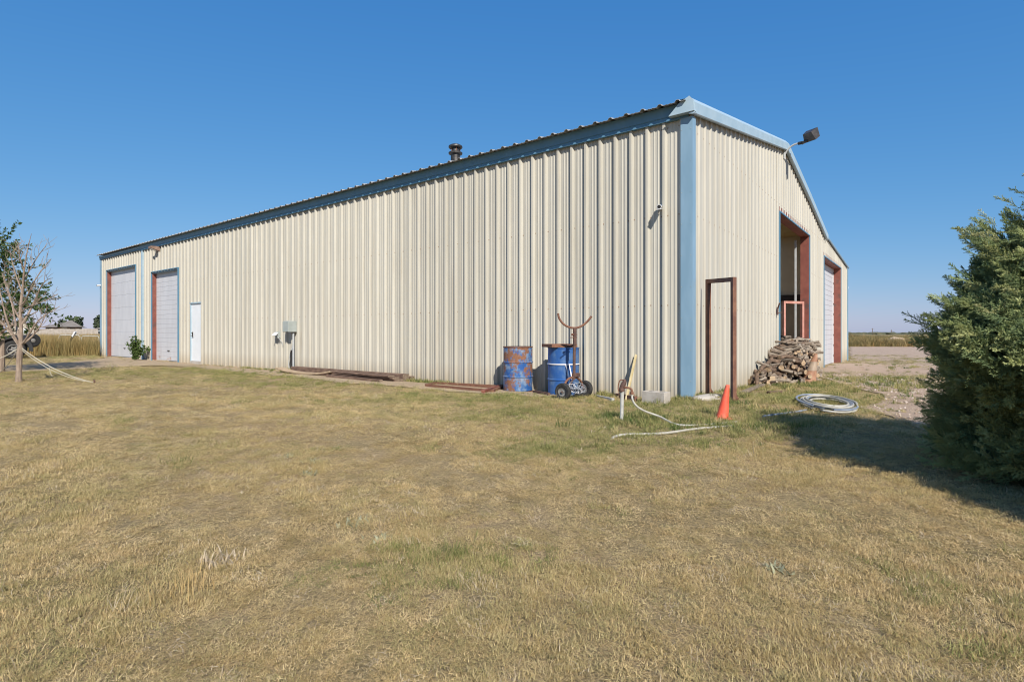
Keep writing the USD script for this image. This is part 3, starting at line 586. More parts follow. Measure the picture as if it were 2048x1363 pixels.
# ------------------------------------------------------------------ drums, stand and scrap along the long wall
def drum(px, pyb, label, m, seed):
    s = s_at(px, .34); p = W(-.34, s); zg = float(height(p[0], p[1])) + .005
    d = thing('steel_drum', label, 'drum', (p[0], p[1], zg), seed * 40, 'blue steel drums against the long wall')
    H, r = .885, .287; pr = [(0, .02), (r - .012, .02)]
    def dent(me):
        v = me.vertices; a = np.arctan2(v[:, 1], v[:, 0]); n = meshkit.noise(np.stack([np.cos(a) * 1.6 + seed, np.sin(a) * 1.6, v[:, 2] * 3], -1), seed) - .5
        k = 1 + .02 * n; v[:, 0] *= k; v[:, 1] *= k; me.vertices = v; return me
    obj('shell', dent(MB().lathe([(0, .02), (r - .01, .02), (r, .03)] + [(r, z) for z in np.linspace(.05, H - .02, 24)], 48).mesh()), m, d)
    for zz in (.30, .58): obj('rolling_hoop', dent(MB().lathe([(r - .004, zz - .022), (r + .013, zz - .008), (r + .013, zz + .008), (r - .004, zz + .022)], 48).mesh()), m, d)
    for zz in (0, H - .018): obj('chime', dent(MB().lathe([(r - .006, zz), (r + .008, zz), (r + .008, zz + .018), (r - .006, zz + .018)], 48).mesh()), M['rust'] if seed == 3 else m, d)
    obj('top', MB().lathe([(0, H - .03), (r - .004, H - .03), (r - .004, H - .012)], 48), m, d)
    return p, zg
D1, zd1 = drum(1036, 788, 'blue steel drum mottled with large rust patches, left of the wheeled stand', M['drum_rust'], 3)
D2, zd2 = drum(1127, 790, 'mostly blue steel drum with a rusty tray on its top', M['drum_blue'], 5)
p = (D2[0] - .08, D2[1] - .02, zd2 + .885); TR_ = thing('rusty_tray', 'rusty square tray lying on top of the bluer drum', 'tray', p, 20)
obj('pan', MB().box((-.25, -.23, .004), (.25, .23, .012)), M['rust'], TR_)
for a, b in (((-.25, -.23), (.25, -.23)), ((.25, -.23), (.25, .23)), ((.25, .23), (-.25, .23)), ((-.25, .23), (-.25, -.23))):
    obj('side', MB().bar((*a, .035), (*b, .035), .008, .055), M['rust'], TR_)
# wheeled pipe stand
a, b = gph(1126, 799), gph(1170, 794)
mid = (a + b) / 2; ax = (b - a) / np.linalg.norm(b - a); zg = float(height(mid[0], mid[1]))
px_ = np.array([-ax[1], ax[0], 0]); px_ = px_ if px_[1] > 0 else -px_
ST = thing('pipe_stand', 'rusty wheeled pipe stand with a curved cradle in front of the bluer drum', 'pipe stand', (mid[0], mid[1], zg), math.degrees(math.atan2(ax[1], ax[0])))
hw = np.linalg.norm(b - a) / 2; rw = .145
for sgn in (-1, 1):
    wh = obj('wheel', MB().lathe([(.075, -.035), (rw * .78, -.048), (rw * .93, -.045), (rw, -.028), (rw + .004, 0), (rw, .028), (rw * .93, .045), (rw * .78, .048), (.075, .035)], 36).mesh().apply_transform(trimesh.transformations.rotation_matrix(np.pi / 2, [0, 1, 0])).apply_translation((sgn * hw, 0, rw)), M['rubber'], ST)
    obj('rim', MB().lathe([(0, -.03), (.03, -.035), (.03, -.02), (.07, -.022), (.098, -.04), (.106, -.046), (.106, .046), (.098, .04), (.07, .022), (.03, .02), (.03, .035), (0, .03)], 32).mesh().apply_transform(trimesh.transformations.rotation_matrix(np.pi / 2, [0, 1, 0])).apply_translation((sgn * hw, 0, rw)), M['rim'], wh)
obj('axle', MB().tube([(-hw - .05, 0, rw), (hw + .05, 0, rw)], .013, 8), M['rust_dark'], ST)
obj('yoke', MB().tube(spline([(-hw + .07, 0, rw), (-hw + .09, .02, rw + .12), (0.0, .03, rw + .22), (hw - .09, .02, rw + .12), (hw - .07, 0, rw)], 24), .02, 8), M['rust'], ST)
zc = CAM_H - (655 - HY) / FPX * mid[1] - zg
obj('post', MB().tube([(.02, .02, rw + .18), (-.0, .0, .8), (-.0, -.01, zc - .28)], .026, 10), M['rust_dark'], ST)
obj('inner_post', MB().tube([(-.0, -.01, zc - .3), (.0, -.01, zc)], .032, 10), M['rust_dark'], ST)
cr = spline([(-.29, 0, zc + .25), (-.24, 0, zc + .11), (-.10, 0, zc + .01), (.04, 0, zc - .0), (.19, 0, zc + .08), (.29, 0, zc + .20)], 28)
ca = -math.atan2(ax[1], ax[0]); cr = np.stack([cr[:, 0] * math.cos(ca), cr[:, 0] * math.sin(ca) - .01, cr[:, 2]], 1)
obj('cradle', MB().tube(cr, .019, 8), M['rust'], ST)
obj('locking_pin', MB().tube([(-.15, -.01, zc - .17), (.06, -.01, zc - .17)], .009, 6), M['rust'], ST)
obj('locking_pin', MB().tube([(-.07, -.01, zc - .12), (.07, -.01, zc - .12)], .009, 6).tube([(-.09, -.01, zc - .12), (-.06, -.01, zc - .12)], .02, 8), M['rust'], ST)
obj('hitch_block', MB().box((.0, -.02, rw + .22), (.17, .06, rw + .29), .008), M['rust_dark'], ST)
obj('brace', MB().tube([(0, .02, rw + .2), (-.02, .22, .02)], .018, 8), M['rust_dark'], ST)
# frayed wire bundle under the yoke and white strap around the drum
wr = MB()
for k in range(16):
    q = rng.normal(0, 1, (4, 3)) * [.10, .05, .05] + [0.0, -.02, .16]; q[:, 2] = np.abs(q[:, 2]) + .01
    wr.tube(spline(q, 14), .005, 4, False)
WB = thing('wire_bundle', 'tangle of pale blue and white cord between the wheels of the stand', 'cord', (mid[0], mid[1], zg), math.degrees(math.atan2(ax[1], ax[0])))
obj('cord', wr, M['hose_grey'], WB)
wr = MB()
for k in range(5):
    q = rng.normal(0, 1, (4, 3)) * [.10, .05, .06] + [0.0, -.03, .17]; q[:, 2] = np.abs(q[:, 2]) + .01
    wr.tube(spline(q, 14), .004, 4, False)
obj('cord', wr, M['strap'], WB)
SP = thing('white_strap', 'white webbing strap looped round the bluer drum and hanging to the wheel', 'strap', (D2[0], D2[1], zd2), 0)
mb = MB(); aa = np.linspace(math.radians(150), math.radians(390), 30); rr = .303
mb.add(np.vstack([np.stack([rr * np.cos(aa), rr * np.sin(aa), np.full(30, .575)], 1), np.stack([rr * np.cos(aa), rr * np.sin(aa), np.full(30, .595)], 1)]), [[i, i + 1, 31 + i, 30 + i] for i in range(29)])
obj('loop', mb, M['strap'], SP)
ta = math.radians(275)
for off in (-.015, .045):
    obj('tail', MB().bar((.31 * math.cos(ta) + off, .31 * math.sin(ta), .59), (.33 * math.cos(ta) + off + .07, .36 * math.sin(ta), .22), .018, .004), M['strap'], SP)
# angle-iron frames lying on the path left of the drums
def ground_bar(name, pts, w, h, m, label, cat, d0=None):
    P = [gph(*q) for q in pts]; o = P[0]
    t = thing(name, label, cat, o)
    for a, b in zip(P, P[1:]):
        obj('rail', MB().bar(a - o + [0, 0, h / 2], b - o + [0, 0, h / 2], w, h), m, t)
    return t
ground_bar('iron_frame', [(852, 773), (985, 785), (1004, 776), (872, 768.5), (852, 773)], .05, .06, M['rust'], 'rusty angle iron frame lying flat left of the rust patched drum', 'iron frame')
ground_bar('rusty_bar', [(966, 787), (1003, 775)], .07, .07, M['red'], 'short reddish steel bar beside the foot of the rust patched drum', 'steel bar')
ground_bar('rusty_pipe', [(1068, 786), (1098, 792)], .05, .06, M['rust_dark'], 'dark pipe lying on the ground between the two drums', 'pipe')
ground_bar('grey_pipe', [(1193, 795), (1226, 802)], .05, .05, M['grey_pvc'], 'short grey pipe lying right of the wheeled stand', 'pipe')
ground_bar('rusty_channel', [(1232, 796), (1272, 803)], .05, .09, M['rust'], 'low rusty steel channel at the foot of the leaning yellow stick', 'steel channel')
# yellow stick leaning on the wall
a = W(-.42, s_at(1252, .42), 0.0); a[2] = float(height(a[0], a[1])); b = W(-.04, s_at(1272, .04), zl(1272, 709, .04))
SK = thing('lumber_stick', 'yellow lumber stick leaning on the long wall behind the hydrant', 'lumber', a)
obj('stick', MB().bar((0, 0, 0), b - a, .028, .05, ch=.003), M['lumber'], SK)
# cinder block with two cores
p = gph(1312, 806); CB = thing('cinder_block', 'grey concrete block lying on its side by the near corner', 'concrete block', (p[0], p[1], p[2] - .01), ROT + 90 - 7)
blk = [(-.2, -.1, 0), (.2, .1, .2)]
obj('block', MB().box((-.2, -.1, 0), (.2, -.07, .2), .004).box((-.2, .07, 0), (.2, .1, .2), .004).box((-.2, -.0705, 0), (-.165, .0705, .2), .003).box((.165, -.0705, 0), (.2, .0705, .2), .003).box((-.018, -.0705, 0), (.018, .0705, .2), .003).box((-.17, -.0705, .0), (.17, .0705, .03)), M['conc'], CB)
# stacked timbers along the wall
def timber(name, px0, px1, d0, d1, z, w, h, m, label, bend=0, tilt=0.0):
    a, b = W(-d0, s_at(px0, d0)), W(-d1, s_at(px1, d1)); o = a.copy(); o[2] = float(height(a[0], a[1])) + z + .014
    t = thing(name, label, 'timber', o); L = b - a; n = 12
    u = np.linspace(0, 1, n); P = np.outer(u, L); P[:, 2] = bend * (2 * u - 1) ** 2 + tilt * u
    dv = L / np.linalg.norm(L); x = np.array([dv[1], -dv[0], 0]); c = .006
    sec = [(-w / 2 + c, 0), (w / 2 - c, 0), (w / 2, c), (w / 2, h - c), (w / 2 - c, h), (-w / 2 + c, h), (-w / 2, h - c), (-w / 2, c)]
    v = []
    for i, q in enumerate(P):
        j = rng.normal(0, .0025, (8, 2)); v += [q + x * (s_[0] + j[k, 0]) + np.array([0, 0, s_[1] + j[k, 1]]) for k, s_ in enumerate(sec)]
    v = np.array(v); f = []
    for i in range(n - 1):
        for k in range(8): k2 = (k + 1) % 8; f += [[i * 8 + k, i * 8 + k2, (i + 1) * 8 + k2], [i * 8 + k, (i + 1) * 8 + k2, (i + 1) * 8 + k]]
    obj('beam', MB().add(v, f), m, t, smooth=20)
    for i0, sg in ((0, 1), ((n - 1) * 8, -1)):
        vv = v[i0:i0 + 8] + dv * (-.001 if sg > 0 else .001); obj('cut_end', MB().add(vv, [[0, k, k + 1] if sg < 0 else [0, k + 1, k] for k in range(1, 7)]), M['wood_end'], t, smooth=False)
timber('timber', 588, 812, .22, .22, .0, .20, .17, M['wood'], 'longest dark timber, lying against the wall behind the other boards')
timber('timber', 700, 826, .09, .05, .02, .12, .10, M['wood'], 'short timber end poking out right of the longest timber')
timber('board', 664, 798, .46, .44, .0, .22, .05, M['wood'], 'brown board lowest in the stack in front of the longest timber')
timber('board', 655, 792, .47, .50, .052, .20, .045, M['wood'], 'brown board second from the bottom of the timber stack')
timber('board', 668, 783, .50, .56, .099, .18, .04, M['wood'], 'brown board topmost in front of the longest timber')
timber('board', 655, 762, .75, .82, .0, .10, .05, M['wood'], 'narrow weathered board lying nearest the lawn in front of the stack')
timber('bowed_board', 557, 668, .62, .52, .015, .24, .035, M['wood_pale'], 'pale upward bowed board at the left end of the timber stack', bend=.10)
# white splash block on the path
p = gph(470, 731); VB = thing('splash_block', 'small white block lying on the path right of the entry door', 'block', p, ROT + 90)
obj('block', MB().box((-.28, -.12, 0), (.28, .12, .05), .01), M['white'], VB); obj('lip', MB().box((-.26, .06, .051), (.26, .11, .10), .006), M['grey_pvc'], VB)
# slab lying left of the cone
p = gph(1432, 797); SBK = thing('stone_slab', 'flat pale stone half buried in grass below the standing frame', 'stone', (p[0] - .03, p[1] + .2, p[2] - .02), 20)
m_ = trimesh.creation.icosphere(2); m_.vertices *= [.35, .16, .07]; m_.vertices += .03 * (meshkit.noise(m_.vertices * 6, 2)[:, None] - .5); obj('stone', m_, M['conc'], SBK)

# ------------------------------------------------------------------ hydrant, hoses, cones
p = gph(1243, 842); HY_ = thing('yard_hydrant', 'galvanized yard hydrant pipe with rusty head standing in the lawn', 'hydrant', p, 0)
sc = p[1] / FPX
obj('pipe', MB().tube([(0, 0, -.05), (0.01, 0, 62 * sc)], .023, 10), M['galv'], HY_)
hz_ = 62 * sc
obj('head', MB().tube(spline([(.01, 0, hz_ - .02), (.012, 0, hz_ + .05), (.03, -.005, hz_ + .09), (.035, 0, hz_ + .14)], 10), [.03, .036, .034, .03, .032, .034, .03, .027, .025, .02], 10), M['rust_dark'], HY_)
obj('spout', MB().tube(spline([(.02, 0, hz_ + .04), (.07, -.02, hz_ + .035), (.115, -.03, hz_ + .02), (.125, -.032, hz_ - .02)], 12), .014, 8).tube([(.125, -.032, hz_ - .015), (.127, -.034, hz_ - .05)], .024, 8), M['rust'], HY_)
obj('lever', MB().tube(spline([(.03, 0, hz_ + .12), (-.015, 0, hz_ + .13), (-.035, .01, hz_ + .08), (-.04, .01, hz_ + .02), (-.03, .01, hz_ - .02)], 12), .008, 6), M['rust'], HY_)
q0 = p + np.array([.127, -.034, hz_ - .05])
pts = [q0, q0 + [.03, -.03, -.12]] + [gph(x, y) + [0, 0, .02] for x, y in ((1318, 843), (1355, 852), (1400, 853), (1440, 850), (1475, 846))]
pts[2][2] += .05
HS = thing('garden_hose', 'pale garden hose running down from the hydrant across the grass', 'hose', p)
obj('hose_line', MB().tube(spline(np.array(pts) - p, 60), .013, 8), M['hose'], HS)
P = np.array([gph(x, y) + [0, 0, .022] for x, y in ((1224, 880), (1262, 872), (1310, 871), (1350, 867), (1400, 860), (1440, 857), (1463, 855))])
H2 = thing('loose_hose', 'loose pale hose end curving across the lawn in front of the hydrant', 'hose', P[0]); obj('hose_line', MB().tube(spline(P - P[0], 60), .014, 8), M['hose'], H2)
# coil
c = gph(1655, 812); HC = thing('coiled_hose', 'coiled grey hose lying in the grass beyond the juniper shadow', 'hose', (c[0], c[1], c[2]), 0)
for m_, k0, k1 in ((M['hose'], 0, 3), (M['hose_grey'], 3, 6), (M['hose'], 6, 8)):
    th = np.linspace(k0 * 2 * np.pi, k1 * 2 * np.pi, (k1 - k0) * 44); kk = .83 + .15 * np.sin(th * .37 + 1) + .05 * np.sin(th * 1.13)
    P = np.array([gph(1656 + 60 * k_ * math.cos(a_) + 2.5 * math.sin(a_ * .3), 812.5 + 13.5 * k_ * math.sin(a_) + 6.5 * k_ * math.cos(a_)) for k_, a_ in zip(kk, th)])
    P[:, 2] += .02 + .010 * (th / (2 * np.pi)) * .8 + .02 * np.sin(th * .5) ** 2
    obj('loop', MB().tube(P - c, .0155, 7), m_, HC)
P = np.array([gph(x, y) + [0, 0, .025] for x, y in ((1640, 815), (1605, 824), (1560, 831), (1525, 836))]); obj('tail', MB().tube(spline(P - np.array([c[0], c[1], c[2]]), 24), .015, 7), M['hose_grey'], HC)
# small red-orange cone, leaning
p = gph(1444, 838); CN = thing('traffic_cone', 'small bright red traffic cone leaning in the lawn near the corner', 'traffic cone', p, 0)
cm = MB().lathe([(.082, 0), (.078, .02), (.028, .42), (.026, .445), (.020, .45), (.018, .40)], 28).mesh()
cm.vertices[:, 0] += .12 * cm.vertices[:, 2] + .10 * cm.vertices[:, 2] ** 2; obj('body', cm, M['cone'], CN)
bm = MB().box((-.115, -.115, -.0), (.115, .115, .02), .009).mesh(); bm.vertices[:, 2] -= .0; obj('base', bm, M['cone'], CN)
# tall weathered cone by the firewood
p = gph(1616, 767); TC = thing('traffic_cone', 'tall dirty faded traffic cone leaning beside the firewood heap', 'traffic cone', p, 0)
zt = 60 * p[1] / FPX
def lean(me): me.vertices[:, 0] += .26 * me.vertices[:, 2]; return me
obj('body', lean(MB().lathe([(.155, .02), (.15, .06), (.105, .30)], 28).mesh()), M['cone_old'], TC)
obj('reflective_band', lean(MB().lathe([(.108, .30), (.075, .50)], 28).mesh()), M['cone_band'], TC)
obj('tip', lean(MB().lathe([(.075, .50), (.042, zt - .03), (.036, zt), (.03, zt)], 28).mesh()), M['cone_old'], TC)
obj('base', MB().box((-.2, -.2, 0), (.2, .2, .03), .01), M['cone_base'], TC)

# ------------------------------------------------------------------ standing door frames
def door_frame(name, A, B, H, w, m, label, feet=True):
    o = A.copy(); t = thing(name, label, 'door frame', o); b = B - A; u = b / np.linalg.norm(b)
    for q, nm in ((np.zeros(3), 'post'), (b, 'post')):
        obj(nm, MB().bar(q + [0, 0, -.03], q + [0, 0, H], w, w, up=(u[0], u[1], 0)), m, t)
        if feet:
            obj('foot_brace', MB().bar(q + [0, 0, .17], q + np.array([.14, .10, -.02]), .03, .03), m, t)
    obj('head_rail', MB().bar(u * (w / 2 + .001) + [0, 0, H - w / 2], b - u * (w / 2 + .001) + [0, 0, H - w / 2], w, w), m, t)
A = W(.40, -.17); B = W(-.067, -.711)
for q in (A, B): q[2] = float(height(q[0], q[1]))
door_frame('door_frame', A, B, 1.97, .066, M['rust'], 'dark rusty steel door frame standing free at the near corner')
A, B = W(9.95, .50), W(10.55, .08)
for q in (A, B): q[2] = -.18
door_frame('door_frame', A, B, 2.33, .075, M['pink'], 'faded pink steel door frame standing inside the open doorway', feet=False)

# ------------------------------------------------------------------ firewood
def log_mesh(L, r, seed):
    rg = np.random.default_rng(seed); n = 9; u = np.linspace(-L / 2, L / 2, 7)
    P = np.stack([u, .04 * L * np.sin(u / L * 3 + seed), .03 * L * np.cos(u / L * 4 + seed)], 1)
    v, f = tube(P, r * (1 + .15 * np.sin(np.arange(7) * 1.7 + seed)), n, False)
    v = v + (meshkit.noise(v * 18, seed)[:, None] - .5) * r * .5
    return v, f, n
protos = []
for k in range(6):
    L, r = (.62, .040, 0)[:2] if k == 0 else [(.55, .034), (.75, .044), (.65, .028), (.5, .052), (.8, .035)][k - 1]
    v, f, n = log_mesh(L, r, 11 + k)
    cls = stage.CreateClassPrim(f'/World/log_kind_{k}') if False else None
    protos.append((v, f, n, L, r))
def foot(t): return np.interp(t, [3.55, 4.2, 4.9, 6.6, 8.4, 8.9], [.12, .5, .98, .85, .40, .1])
def heap(t): return np.interp(t, [3.5, 4.3, 5.6, 6.6, 8.4, 8.9], [.12, .42, .78, .98, .92, .70])
made = {}; count = 0
def put_log(k, pos, q, label='sawn grey firewood log among many in the heap by the doorway', group='logs of the firewood heap', scale=(1, 1, 1)):
    global count
    v, f, n, L, r = protos[k]; count += 1
    if k not in made:
        x = UsdGeom.Xform.Define(stage, numbered('firewood_log')); made[k] = x.GetPath()
        prim = x.GetPrim(); bm, em = M['bark'][k % 3], M['log_end'][k % 2]
        obj('bark', MB().add(v, f), bm, prim, smooth=40)
        for i0, flip in ((0, True), (6 * n, False)):
            ring = v[i0:i0 + n]; c_ = ring.mean(0); ff = [[n, (i + 1) % n, i] if flip else [n, i, (i + 1) % n] for i in range(n)]
            obj('cut_end', MB().add(np.vstack([ring, c_]), ff), em, prim, smooth=False)
    else:
        x = UsdGeom.Xform.Define(stage, numbered('firewood_log')); x.GetPrim().GetReferences().AddInternalReference(made[k]); x.GetPrim().SetInstanceable(True)
        x.ClearXformOpOrder()
    pr = x.GetPrim()
    x.AddTranslateOp().Set(tuple(map(float, pos))); x.AddOrientOp().Set(Gf.Quatf(float(q[3]), float(q[0]), float(q[1]), float(q[2]))); x.AddScaleOp().Set(scale)
    tag(pr, label, 'log', group)
out_ang = math.degrees(math.atan2(-BS[1], -BS[0]))
rl = np.random.default_rng(5); cand = []
for layer in range(15):
    z = .04 + layer * .066
    t = 3.7 + rl.uniform(0, .1)
    while t < 8.6:
        if z < heap(t):
            k = int(rl.integers(0, 6)); L = protos[k][3]
            dmax = foot(t) * math.sqrt(max(0.08, 1 - .75 * (z / (heap(t) + .08)) ** 2))
            along = rl.random() < np.interp(t, [3.6, 5.0, 6], [.75, .45, .25])
            yaw = (out_ang + 90 + rl.normal(0, 20)) if along else out_ang + rl.normal(8, 34)
            d = max(dmax - (0.05 if along else L / 2 - .02), .05 if along else L / 2 * .9)
            p = W(t, -d - .04); p[2] = float(height(p[0], p[1])) + z + rl.normal(0, .015)
            q = (Rot.from_euler('z', yaw, degrees=True) * Rot.from_euler('yx', [rl.normal(0, 10), rl.uniform(0, 360)], degrees=True))
            cand.append((p[1] - .25 * z, k, p, q))
        t += rl.uniform(.085, .135)
cand.sort(key=lambda c_: c_[0]); rest = [MB(), MB(), MB()]
for _, k, p, q in cand[:288]:
    tt, ss_ = local(p[0], p[1]); zz = p[2] - float(height(p[0], p[1]))
    put_log(k, p, q.as_quat(), f"{('grey', 'brown', 'pale')[k % 3]} {'short' if protos[k][3] < .6 else 'long'} stick {'at the bottom' if zz < .25 else 'halfway up' if zz < .58 else 'near the top'} of the firewood heap, {'left end' if tt < 5 else 'middle' if tt < 6.6 else 'doorway end'}")
for _, k, p, q in cand[288:]:
    v, f, n, L, r = protos[k]; rest[k % 3].add(v @ q.as_matrix().T + p, f)
    for i0, fl in ((0, 1), (6 * n, 0)):
        ring = v[i0:i0 + n] @ q.as_matrix().T + p; rest[k % 3].add(np.vstack([ring, ring.mean(0)]), [[n, (i + 1) % n, i] if fl else [n, i, (i + 1) % n] for i in range(n)])
FH = thing('firewood', 'smaller sticks of the firewood heap behind the nearer logs', 'firewood'); FH.SetCustomDataByKey('kind', 'stuff')
for i, mb in enumerate(rest): obj('sticks', mb, M['bark'][i], FH, smooth=40, kind='stuff')
def special(name, label, A, B, r, m, em, cat='log'):
    x = thing(name, label, cat, A); P = spline([np.zeros(3), (B - A) * .35 + [0, 0, .02], (B - A) * .7 - [0, 0, .01], B - A], 10)
    v, f = tube(P, r * np.linspace(.8, 1.1, 10), 9, False); v = v + (meshkit.noise(v * 14, 3)[:, None] - .5) * r * .5; obj('bark', MB().add(v, f), m, x, smooth=40)
    for i0, fl in ((0, 1), (81, 0)):
        ring = v[i0:i0 + 9]; obj('cut_end', MB().add(np.vstack([ring, ring.mean(0)]), [[9, (i + 1) % 9, i] if fl else [9, i, (i + 1) % 9] for i in range(9)]), em, x, smooth=False)
def pile_pt(px, py, t, d): p = W(t, -d); y = p[1]; return at_depth(px, py, y)
special('long_branch', 'long pale branch slanting down across the front of the firewood heap', pile_pt(1536, 706, 6.2, .95), pile_pt(1582, 741, 5.4, 1.22), .085, M['bark'][2], M['log_end'][0], 'branch')
special('dark_branch', 'dark curved branch lying across the upper left of the firewood heap', pile_pt(1524, 705, 5.9, .62), pile_pt(1562, 690, 7.2, .85), .05, M['bark'][1], M['log_end'][1], 'branch')
special('red_branch', 'reddish split rail slanting up on the lower left of the heap', pile_pt(1519, 743, 4.7, 1.1), pile_pt(1543, 718, 5.4, 1.1), .045, M['bark'][1], M['log_end'][0], 'branch')
special('stump_piece', 'grey stump block standing on top of the firewood heap', pile_pt(1569, 684, 7.6, .35), pile_pt(1571, 671, 7.6, .35), .14, M['bark'][0], M['log_end'][1], 'log')
special('forked_log', 'dark thick log end on the top right of the firewood heap', pile_pt(1580, 686, 7.9, .55), pile_pt(1597, 679, 8.3, .45), .085, M['bark'][1], M['log_end'][1], 'log')
special('black_log', 'black thick log end on the top left of the firewood heap', pile_pt(1534, 682, 6.6, .35), pile_pt(1546, 685, 6.9, .5), .085, M['bark'][1], M['log_end'][1], 'log')
def plank(name, label, A, B, w, h, m, cat='plank'):
    x = thing(name, label, cat, A); obj('board', MB().bar(np.zeros(3), B - A, w, h, ch=.003), m, x)
a = gph(1545, 771); plank('short_board', 'short pale board standing upright in front of the firewood heap', a, a + [.01, .03, 19 * a[1] / FPX], .12, .03, M['wood_pale'])
a = gph(1503, 768); b = gph(1540, 764); plank('flat_board', 'pale flat board on the grass at the foot of the firewood heap', a + [0, 0, .03], b + [0, 0, .05], .22, .03, M['wood_pale'])
a = gph(1484, 788); b = gph(1526, 774); plank('scrap_board', 'grey scrap board lying in grass between standing frame and firewood', a + [0, 0, .03], b + [0, 0, .06], .10, .04, M['bark'][0])
a = gph(1536, 787); b = gph(1562, 786); plank('brown_scrap', 'small brown wood scrap in the grass before the heap', a + [0, 0, .02], b + [0, 0, .03], .09, .05, M['wood'])
a = W(3.35, -.25); a[2] = float(height(a[0], a[1])); special('short_stub', 'small dark stub leaning on the wall left of the firewood heap', a, a + [.05, .12, .30], .045, M['bark'][1], M['log_end'][1], 'branch')

# ------------------------------------------------------------------ grass
def blades(n, spread, h0, h1, w, seed, lean=.9, segs=3):
    r = np.random.default_rng(seed); V, F = [], []
    for i in range(n):
        b = np.r_[r.normal(0, spread / 2, 2), 0]; az = r.uniform(0, 2 * np.pi); d = np.array([math.cos(az), math.sin(az), 0]); side = np.array([-d[1], d[0], 0]) if r.random() < .7 else np.array([d[1], d[0], 0])
        L = r.uniform(h0, h1); a0 = r.uniform(0.05, .75) * lean; bend = r.uniform(.2, 1.3) * lean; ww = w * r.uniform(.6, 1.25); p = b.copy(); k0 = len(V)
        for s in range(segs + 1):
            th = min(a0 + bend * s / segs, 1.65); wd = ww * (1 - (s / segs) ** 1.6) / 2
            if s < segs: V += [p - side * wd, p + side * wd]
            else: V.append(p.copy())
            p = p + (d * math.sin(th) + np.array([0, 0, math.cos(th)])) * L / segs
        for s in range(segs - 1): q = k0 + 2 * s; F += [[q, q + 1, q + 3], [q, q + 3, q + 2]]
        q = k0 + 2 * (segs - 1); F.append([q, q + 1, q + 2])
    return trimesh.Trimesh(np.array(V), np.array(F), process=False)
def scatter(n_per, y0, y1, r, half=1.15):
    A = (y1 ** 2 - y0 ** 2) * half; n = int(A * n_per)
    y = np.sqrt(r.uniform(y0 ** 2, y1 ** 2, n)); x = r.uniform(-half, half, n) * y; return x, y
rg = np.random.default_rng(21)
patches = [(1290, 840, .9, .55), (1350, 820, .8, .5), (1240, 870, .7, .45), (1490, 850, .6, .4), (1150, 890, .5, .3), (1430, 870, .5, .35), (1060, 830, .8, .3), (620, 765, 2.0, .7), (480, 745, 3.0, .6), (930, 800, 1.6, .35), (1380, 800, .6, .3), (1560, 800, 1.2, .6), (1530, 840, .6, .5)]
pc = [(gp(a, b)[:2], c, d) for a, b, c, d in patches]
def greenness(x, y):
    g = np.zeros_like(x)
    for c_, rx, ry in pc: g = np.maximum(g, np.exp(-(((x - c_[0]) / rx) ** 2 + ((y - c_[1]) / (ry * 1.6)) ** 2) * .8))
    t, s = local(x, y); n = meshkit.fbm(np.stack([x * 1.1, y * 1.1, 0 * x], -1), 4, 8)
    dwall = np.where(t < 0, -t, 9)
    g = g * (.55 + .9 * n) + .35 * smooth(3.2, 1.2, dwall) * (s > -1) * n + .35 * smooth(10.5, 15, y) * (x < 0) * (n + .2)
    g = g + .55 * smooth(8.2, 10.5, y) * (x > 4.2) * n * 1.6
    return g + .3 * smooth(.66, .78, n)
allp = []
for dens, y0, y1, s0 in ((760, 1.2, 3.2, .8), (480, 3.2, 5.5, .95), (200, 5.5, 10, 1.25), (55, 10, 18, 1.7), (18, 18, 32, 2.4)):
    x, y = scatter(dens, y0, y1, rg); allp.append(np.stack([x, y, np.full(len(x), s0)], 1))
n_ = 9500; allp.append(np.stack([rg.uniform(-4, 5.5, n_), rg.uniform(-1.8, 1.35, n_), np.full(n_, .95)], 1))
allp = np.vstack(allp); x, y, s0 = allp.T; t, s = local(x, y)
keep = ~((t > -.06) & (s > -.06) & (t < TW) & (s < SL))
inp = contains_xy(path_poly.buffer(-.05), x, y); int_ = contains_xy(track_poly.buffer(-.15), x, y); ing = contains_xy(gravel_poly.buffer(-.1), x, y)
nz = meshkit.fbm(np.stack([x * .9, y * .9, 0 * x], -1), 4, 31)
strip = np.clip(smooth(.47, .56, meshkit.fbm(np.stack([x * .16, y * .5, 0 * x], -1), 3, 77)) , 0, 1)     # weeds crossing the gravel
u = rg.random(len(x))
keep &= ~(inp & (u > .05)) & ~(int_ & (u > .10)) & ~(ing & (u > .03 + .8 * strip * (y > 8.3)))
def seg_dist(x, y, P):
    d = np.full(len(x), 9.)
    for a_, b_ in zip(P, P[1:]):
        v_ = b_ - a_; u_ = np.clip(((x - a_[0]) * v_[0] + (y - a_[1]) * v_[1]) / (v_ @ v_), 0, 1); d = np.minimum(d, np.hypot(x - a_[0] - u_ * v_[0], y - a_[1] - u_ * v_[1]))
    return d
tracks = [[gp(*q)[:2] for q in pl] for pl in (((720, 1400), (690, 1250), (640, 1160), (560, 1090), (420, 1010), (240, 900), (60, 830)), ((1010, 980), (800, 910), (560, 860), (300, 810), (60, 785)))]
worn = np.maximum(*[np.exp(-(seg_dist(x, y, T_) / w_) ** 2) for T_, w_ in zip(tracks, (.16, .35))]) * (.5 + .8 * meshkit.noise(np.stack([x * 3, y * 3, 0 * x], -1), 15))
keep &= rg.random(len(x)) > worn * .2
clump = meshkit.noise(np.stack([x * 8.5, y * 8.5, 0 * x], -1), 62)
keep &= rg.random(len(x)) < .35 + 1.5 * clump
bare = smooth(.35, .27, nz); keep &= u > bare * .35
x, y, s0, t, s, ing, nz, worn = (q[keep] for q in (x, y, s0, t, s, ing, nz, worn))
g = greenness(x, y) + ing * .35; u = rg.random(len(x))
